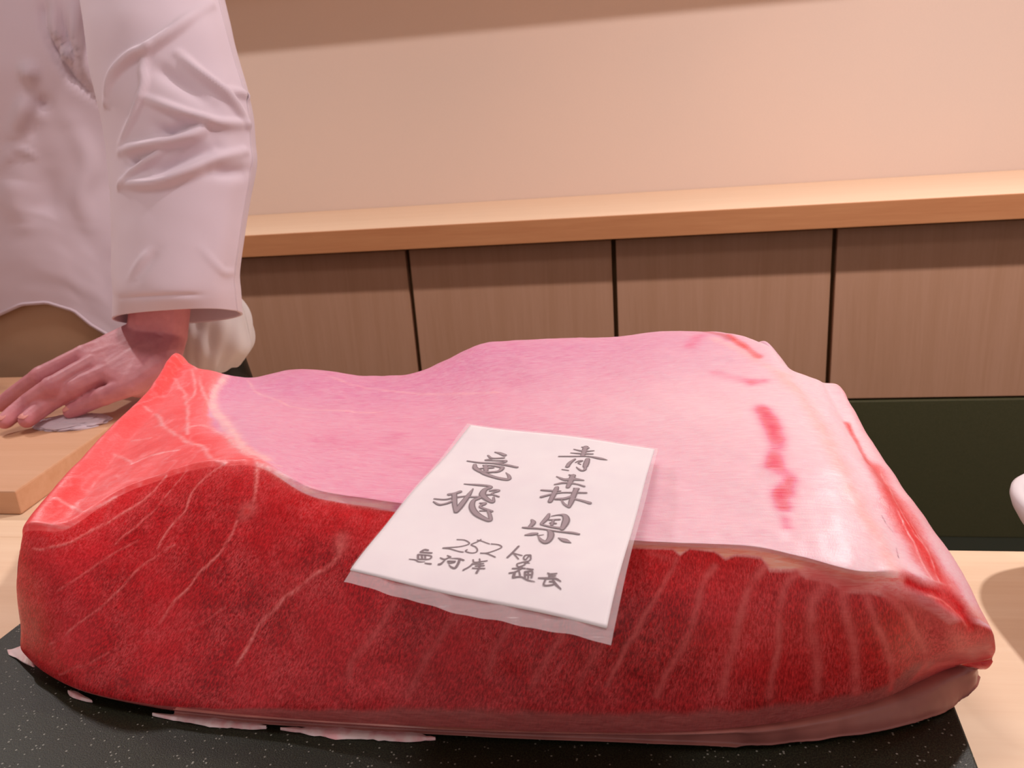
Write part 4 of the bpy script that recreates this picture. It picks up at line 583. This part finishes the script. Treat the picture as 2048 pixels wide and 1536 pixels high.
for k, (pts, wid, lay) in enumerate([(p_, w_, 0) for p_, w_ in INK]+inner):
    p = smooth_poly(pts, 6) if len(pts) > 2 else np.array([np.array(pts[0])*(1-f)+np.array(pts[1])*f for f in np.linspace(0, 1, 7)])
    w = smooth_poly(np.array(wid)[:, None], 6)[:, 0] if len(pts) > 2 else np.linspace(wid[0], wid[-1], 7)
    w = np.maximum(w, .0003)*1.0
    tn = np.gradient(p, axis=0); nr = np.stack([-tn[:, 1], tn[:, 0]], 1); nr /= np.linalg.norm(nr, axis=1)[:, None]+1e-9
    h = .00115+.000012*(k % 9)+.00014*lay; nf0 = len(bm.faces)
    L_ = [bm.verts.new(lab_pt(*(a+b*c/2), h)) for a, b, c in zip(p, nr, w)]
    R_ = [bm.verts.new(lab_pt(*(a-b*c/2), h)) for a, b, c in zip(p, nr, w)]
    for i in range(len(p)-1): bm.faces.new((L_[i], L_[i+1], R_[i+1], R_[i]))
    for e, s in ((0, -1), (len(p)-1, 1)):      # round caps
        d = tn[e]/(np.linalg.norm(tn[e])+1e-9)*s; c0 = p[e]
        arc = [bm.verts.new(lab_pt(*(c0+(nr[e]*math.cos(a)*w[e]/2+d*math.sin(a)*w[e]/2)), h)) for a in (R(45), R(90), R(135))]
        bm.faces.new([L_[e]]+arc+[R_[e]])
    bm.faces.ensure_lookup_table()
    for f_ in bm.faces[nf0:]: f_.material_index = lay
me = bpy.data.meshes.new('lettering'); bm.to_mesh(me); bm.free()
ink = link('lettering', me, M['ink']); me.materials.append(M['ink2']); keep(ink, lab); ink['label'] = 'grey brush lettering of the place of origin and 252 kg'

# ------------------------------------------------------------------ the chef
HJ = {k: np.array(v) for k, v in HAND.items()}
chef = empty('person', (-.985, 1.215, -.90))
tag(chef, 'person in a white jacket leaning one hand on the cutting board', 'person')
def hull(bm, balls):
    tmp = bmesh.new()
    for c, r in balls: bmesh.ops.create_icosphere(tmp, subdivisions=2, radius=r, matrix=Matrix.Translation(c))
    res = bmesh.ops.convex_hull(tmp, input=tmp.verts)
    dead = [v for v in tmp.verts if not v.link_faces]
    inner = {g for g in res['geom_interior'] if isinstance(g, bmesh.types.BMVert)}
    bmesh.ops.delete(tmp, geom=list(inner | set(dead)), context='VERTS')
    m_ = bpy.data.meshes.new('tmp'); tmp.to_mesh(m_); tmp.free(); bm.from_mesh(m_); bpy.data.meshes.remove(m_)
def realised(bm, voxel, smooth_it, fac=.5):
    m_ = bpy.data.meshes.new('tmp'); bm.to_mesh(m_); bm.free()
    o = bpy.data.objects.new('tmp', m_); COL.objects.link(o)
    r = o.modifiers.new('r', 'REMESH'); r.mode = 'VOXEL'; r.voxel_size = voxel; r.use_smooth_shade = True
    s = o.modifiers.new('s', 'SMOOTH'); s.iterations = smooth_it; s.factor = fac
    bpy.context.view_layer.update()
    out = bpy.data.meshes.new_from_object(o.evaluated_get(bpy.context.evaluated_depsgraph_get()))
    bpy.data.objects.remove(o); return out
bm = bmesh.new(); J = HJ
rad = dict(i=(.0130, .0118, .0105, .0090), m=(.0138, .0124, .0112, .0096), r=(.0136, .0122, .0110, .0096), p=(.0128, .0112, .0100, .0088))
for f, rr in rad.items():
    for k in range(3): hull(bm, [(J[f+str(k)], rr[k]), (J[f+str(k+1)], rr[k+1])])
    hull(bm, [(J[f+'1'], rr[1]*1.08)]); 
wu, wr = J['wu'], J['wr']
for balls in ([(wu, .0185), (J['r0'], .0135), (J['p0'], .0128)], [(wu, .0185), (wr, .0175), (J['m0'], .0122), (J['r0'], .0118)],
              [(wr, .0175), (J['i0'], .0118), (J['m0'], .0122)], [(J['heel'], .0210), (J['heel2'], .0190), (J['p0'], .0128), (wu, .0180)],
              [(J['heel'], .0200), (J['r0'], .0105), (wr, .0160)], [(J['heel'], .018), (J['heel2'], .013), (J['m0']-[0, 0, .006], .009)],
              [(J['radial'], .0185), (J['t0'], .0125), (wr, .0175)], [(J['radial'], .015), (J['i0'], .010), (J['t0'], .011)],
              [(J['t0'], .0120), (J['t1'], .0105)], [(J['t1'], .0105), (J['t2'], .0088)],
              [(wu, .0185), (wr, .0180), (J['fu'], .0225), (J['fr'], .0225)],
              [(J['fu'], .0225), (J['fr'], .0225), (J['elbow'], .042)],
              [(J['elbow'], .042), (np.array(SHOULDER), .058)]):
    hull(bm, balls)
hand = realised(bm, .0015, 5, .5)
V = np.zeros(len(hand.vertices)*3, np.float32); hand.vertices.foreach_get('co', V); V = V.reshape(-1, 3).astype(float)
Nn = np.zeros(len(V)*3, np.float32); hand.vertices.foreach_get('normal', Nn); Nn = Nn.reshape(-1, 3)
dz = np.zeros(len(V))
up = np.array([0, -.25, 1.0]); up /= np.linalg.norm(up)
def crease(a, b, w, dep):
    idx, d, pr = seg_dist(V, np.array([a, b]), w*3); dz[idx] -= dep*np.exp(-(d/w)**2)*np.sin(np.pi*np.clip(pr, .05, .95))**.5
for f, rr in rad.items():
    for k in (1, 2):
        ax = J[f+str(k+1)]-J[f+str(k-1)]; ax /= np.linalg.norm(ax); side = np.cross(ax, up); side /= np.linalg.norm(side)
        topn = np.cross(side, ax); topn = topn*np.sign(topn[2])
        for off in ((-.0022, 0, .0022) if k == 1 else (0,)):
            c0 = J[f+str(k)]+topn*rr[k]*1.02+ax*off
            crease(c0-side*rr[k]*.6, c0+side*rr[k]*.6, .0009, .0007)
    # extensor tendon ridge on the back of the hand
    a_, b_ = J[f+'0']+[0, -.001, rr[0]], (wu+wr)/2+[0, -.02, 0]
    idx, d, pr = seg_dist(V, np.array([a_, a_*.45+b_*.55]), .010); dz[idx] += .0010*np.exp(-(d/.0035)**2)*(1-pr)
crease(J['cr0'], J['cr1'], .0016, .0016); crease(J['cr1'], J['cr2'], .0016, .0016)
crease(J['cr0']+[.004, -.002, -.007], J['cr1']+[.004, -.003, -.008], .0012, .0008)
V += Nn*dz[:, None]; V += Nn*(vnoise(V, 150, 5, 2)*.0003)[:, None]
hand.vertices.foreach_set('co', V.astype(np.float32).reshape(-1)); hand.update()
# trunk, neck and legs (under the clothes) joined into the same body, and the other arm mirrored
CX = -.985
bm = bmesh.new(); 
hull(bm, [((CX, 1.23, -.02), .10), ((CX-.08, 1.235, .10), .085), ((CX+.08, 1.235, .10), .085)])
hull(bm, [((CX-.08, 1.235, .10), .085), ((CX+.08, 1.235, .10), .085), ((CX-.12, 1.23, .52), .075), ((CX+.12, 1.23, .52), .075)])
hull(bm, [((CX-.12, 1.23, .52), .075), ((CX+.12, 1.23, .52), .075), ((CX, 1.23, .66), .062)])
hull(bm, [((CX, 1.23, .66), .058), ((CX, 1.22, .74), .055)])
for s in (-1, 1):
    hull(bm, [((CX+s*.12, 1.23, .54), .065), ((CX+s*abs(SHOULDER[0]-CX), SHOULDER[1]+.03, SHOULDER[2]), .045)])
    hull(bm, [((CX+s*.09, 1.22, -.03), .09), ((CX+s*.10, 1.21, -.45), .062)]); hull(bm, [((CX+s*.10, 1.21, -.45), .058), ((CX+s*.11, 1.23, -.84), .042)])
    hull(bm, [((CX+s*.11, 1.23, -.85), .040), ((CX+s*.12, 1.10, -.875), .024)])
trunk = realised(bm, .010, 3)
bm = bmesh.new(); bm.from_mesh(hand); bm.from_mesh(trunk)
m2 = hand.copy(); m2.transform(Matrix.Translation((2*CX, 0, 0)) @ Matrix.Diagonal((-1, 1, 1, 1))); m2.flip_normals(); bm.from_mesh(m2)
pb = obj('body', bm, M['skin'], smooth=True); keep(pb, chef)
# nails
for f, rr in rad.items():
    ax = J[f+'3']-J[f+'2']; ax /= np.linalg.norm(ax); side = np.cross(ax, up); side /= np.linalg.norm(side); tp = np.cross(side, ax); tp *= np.sign(tp[2])
    G = np.zeros((13, 13, 3)); r0 = rr[3]
    for i in range(13):
        for j in range(13):
            a = (i/12-.5)*1.5; b = (j/12-.5)*2
            w_ = math.sqrt(max(0, 1-abs(b)**3.2))
            G[i, j] = J[f+'3']+ax*(.0005+b*.0055)+side*math.sin(a*w_)*(r0+.0002)+tp*(math.cos(a*w_)*(r0-.0004)-max(0, b)**2*.0012)
    nl = link('nail', grid_mesh('nail', G), M['nail']); md = nl.modifiers.new('s', 'SOLIDIFY'); md.thickness = .0005; keep(nl, pb)

def folds(ctrl_, su, sv, marks_, nseed, namp):
    S_, a_, b_ = grid_surface(ctrl_, su, sv); N_ = grid_normals(S_)
    cen = S_.mean(1, keepdims=True)
    if ((S_-cen)*N_).sum() < 0: N_ = -N_
    F = S_.reshape(-1, 3).copy(); NF = N_.reshape(-1, 3); dsp = vnoise(F, 9, nseed, 3)*namp
    for sg, w, amp, uv in marks_:
        pts = smooth_poly(surf_at(ctrl_, uv), 5); idx, d, pr = seg_dist(F, pts, w*2.6)
        e = np.sin(np.pi*np.clip(pr, .04, .96))**.6
        dsp[idx] += sg*amp*np.exp(-(d/w)**2)*e
    return (F+NF*dsp[:, None]).reshape(S_.shape), a_, b_
SGc = np.array(SLEEVE_GRID)
SS, a_, b_ = folds(SGc, [16]*(len(SGc)-1), [16]*12, SLEEVE_FOLDS, 11, .004)
TGc = np.array(TORSO_GRID)
TT, a_, b_ = folds(TGc, [18]*(len(TGc)-1), [16]*16, TORSO_FOLDS, 21, .005)
# curved hem: pull the bottom edge of the jacket up to the hem line
hm = np.array(HEM); hz = surf_at(TGc, hm)
o_ = np.argsort(hz[:, 0]); hx, hzz = hz[o_, 0], hz[o_, 2]
hx = np.concatenate([[2*CX-.60, 2*CX-hx[-1]], [-1.13, -1.06], hx, [-.70]]); hzz = np.concatenate([[.03, .03], [.045, .075], hzz, [.02]])
q_ = np.argsort(hx); hx, hzz = hx[q_], hzz[q_]
for j in range(TT.shape[1]):
    x0 = TT[0, j, 0]; ztar = np.interp(x0, hx, hzz) if TT[0, j, 1] < 1.24 else .03
    z = TT[:, j, 2]; zt = z.max(); TT[:, j, 2] = np.where(z < .3, .3-(.3-z)*(.3-ztar)/(.3-z.min()), z)
jk = link('jacket', grid_mesh('jacket', TT), M['jacket']); md = jk.modifiers.new('s', 'SOLIDIFY'); md.thickness = .0022; md.offset = -1; keep(jk, chef)
jk['label'] = 'white cotton jacket with a curved hem'
def tube(name, pts, r, mat, n=8):
    pts = np.asarray(pts); tn = np.gradient(pts, axis=0); tn /= np.linalg.norm(tn, axis=1)[:, None]
    u0 = np.cross(tn, [0, 0, 1.]); u0 /= np.linalg.norm(u0, axis=1)[:, None]+1e-9; w0 = np.cross(tn, u0)
    th = np.linspace(0, 2*np.pi, n+1)
    G = pts[:, None]+r*(np.cos(th)[None, :, None]*u0[:, None]+np.sin(th)[None, :, None]*w0[:, None])
    return link(name, grid_mesh(name, G), mat)
h1 = tube('hem', TT[0], .0034, M['jacket']); keep(h1, jk)
sl1 = link('sleeve', grid_mesh('sleeve', SS), M['jacket']); md = sl1.modifiers.new('s', 'SOLIDIFY'); md.thickness = .0022; md.offset = -1
keep(sl1, jk)
SM = SS.copy(); SM[..., 0] = 2*CX-SM[..., 0]
sl2 = link('sleeve', grid_mesh('sleeve', SM), M['jacket']); md = sl2.modifiers.new('s', 'SOLIDIFY'); md.thickness = .0022; md.offset = 1
keep(sl2, jk)
# khaki apron skirt / trousers under the hem
rows = []
for z, a, b in ((-.86, .20, .10), (-.5, .215, .12), (-.2, .235, .135), (0, .236, .130), (.10, .226, .126), (.2, .190, .115)):
    rows.append([(CX+a*math.cos(q), 1.215+b*math.sin(q), z) for q in np.linspace(0, 2*np.pi, 17)])
AP, _, _ = folds(np.array(rows), [10]*5, [8]*16, [], 31, .008)
ap = link('apron', grid_mesh('apron', AP), M['apron']); md = ap.modifiers.new('s', 'SOLIDIFY'); md.thickness = .002; keep(ap, chef)
ap['label'] = 'khaki brown long apron below the jacket'

# ------------------------------------------------------------------ small things
# crumpled cloth under the fingertips
def lump(name, c, rx, ry, rz, mat, seed, amp, nf=40, base=0.0):
    th = np.linspace(0, 2*np.pi, 97); ph = np.linspace(0, np.pi/2*1.02, 49)
    G = np.zeros((97, 49, 3))
    for j, p in enumerate(ph):
        G[:, j] = np.stack([np.cos(th)*np.cos(p), np.sin(th)*np.cos(p), np.full(97, np.sin(p))], 1)
    F = G.reshape(-1, 3); k = 1+amp*vnoise(F, nf/20, seed, 4)
    r1 = np.abs(vnoise(F, nf/12, seed+9, 3)); k -= amp*.6*np.exp(-(r1/.07)**2)
    th_ = np.arctan2(F[:, 1], F[:, 0]); k[0::49] = k[0::49]
    F = F*k[:, None]*[rx, ry, rz]; F[:, 2] = np.maximum(F[:, 2], 0)+base
    F = F.reshape(97, 49, 3); F[96] = F[0]
    me_ = grid_mesh(name, F+np.array(c)); return link(name, me_, mat)
cl = lump('cloth', (-.665, .786, .0247), .046, .030, .0080, M['jacket'], 5, .14, 22)
tag(cl, 'small crumpled white cloth pinned under the fingertips on the board', 'cloth')

# black pot with a white cloth over it, half hidden behind the tuna
tw = J['towel']
def lathe(name, prof, c, mat, n=64, sq=2.0, rot=0, sx=1, sy=1):
    th = np.linspace(0, 2*np.pi, n+1); G = np.zeros((len(prof), n+1, 3))
    for i, (r_, z) in enumerate(prof):
        ca, sa = np.cos(th), np.sin(th); k = (np.abs(ca)**sq+np.abs(sa)**sq)**(-1/sq)
        x, y = r_*k*ca*sx, r_*k*sa*sy
        G[i] = np.stack([x*math.cos(rot)-y*math.sin(rot), x*math.sin(rot)+y*math.cos(rot), np.full(n+1, z)], 1)
    return link(name, grid_mesh(name, G+np.array(c)), mat)
pot = lathe('pot', [(0, 0), (.046, 0), (.048, .002), (.042, .040), (.041, .052), (.037, .052), (.036, .012), (0, .010)], (-.590, .985, 0), M['black'])
tag(pot, 'black tapered pot half hidden behind the tuna below the white cloth', 'pot')
secs_ = []
for z, cx_, rx, ry in ((.030, -.577, .034, .035), (.050, -.573, .047, .040), (.072, -.567, .056, .043), (.098, -.567, .056, .042), (.125, -.570, .050, .038), (.140, -.576, .040, .032), (.147, -.58, .02, .016), (.149, -.58, .002, .002)):
    z, cx_, rx = .31-(.31-z)*1.035, cx_*1.035, rx*1.035
    secs_.append([(cx_+rx*math.cos(q), .978+ry*math.sin(q), z) for q in np.linspace(0, 2*np.pi, 13)])
TW, _, _ = folds(np.array(secs_), [12]*7, [12]*12, [], 41, .009)
qa = np.arctan2(TW[..., 1]-.978, TW[..., 0]+.590); sh_ = .0016*np.sin(7*qa+TW[..., 2]*60)+.0009*np.sin(15*qa-TW[..., 2]*90+1)
TW[..., 0] += sh_*np.cos(qa); TW[..., 1] += sh_*np.sin(qa); TW[:, -1] = TW[:, 0]
two = link('towel', grid_mesh('towel', TW), M['towel']); md = two.modifiers.new('s', 'SOLIDIFY'); md.thickness = .0015
tag(two, 'bunched white cloth hanging over the black pot under the cuff', 'cloth')

# white porcelain bowl at the right edge
bw = lathe('bowl', [(0, .006), (.045, .006), (.050, 0), (.055, 0), (.058, .007), (.078, .026), (.094, .047), (.0985, .059), (.096, .0645), (.088, .0645), (.084, .058), (.070, .032), (.045, .016), (0, .013)], (.332, .475, 0), M['porcelain'], 96, 3.6, R(4))
tag(bw, 'white porcelain bowl on the counter at the right edge of the frame', 'bowl')
md = bw.modifiers.new('sub', 'SUBSURF'); md.levels = 1; md.render_levels = 1

# downlight fittings in the ceiling, one of them for the added fill lamp
for k, (x, y) in enumerate(((.90, 1.38), (-1.75, 1.38), (-.35, .42), (2.2, 1.38))):
    f_ = lathe('ceiling_light', [(.08, 0), (.10, 0), (.10, .006), (.075, .010), (.075, .0)], (x, y, 1.728), M['porcelain'], 32)
    tag(f_, ['round ceiling downlight up right of the bowl and tuna', 'round ceiling downlight left of the chef', 'round fitting of the added fill lamp nearest the camera over the counter', 'round ceiling downlight furthest right'][k], 'light')
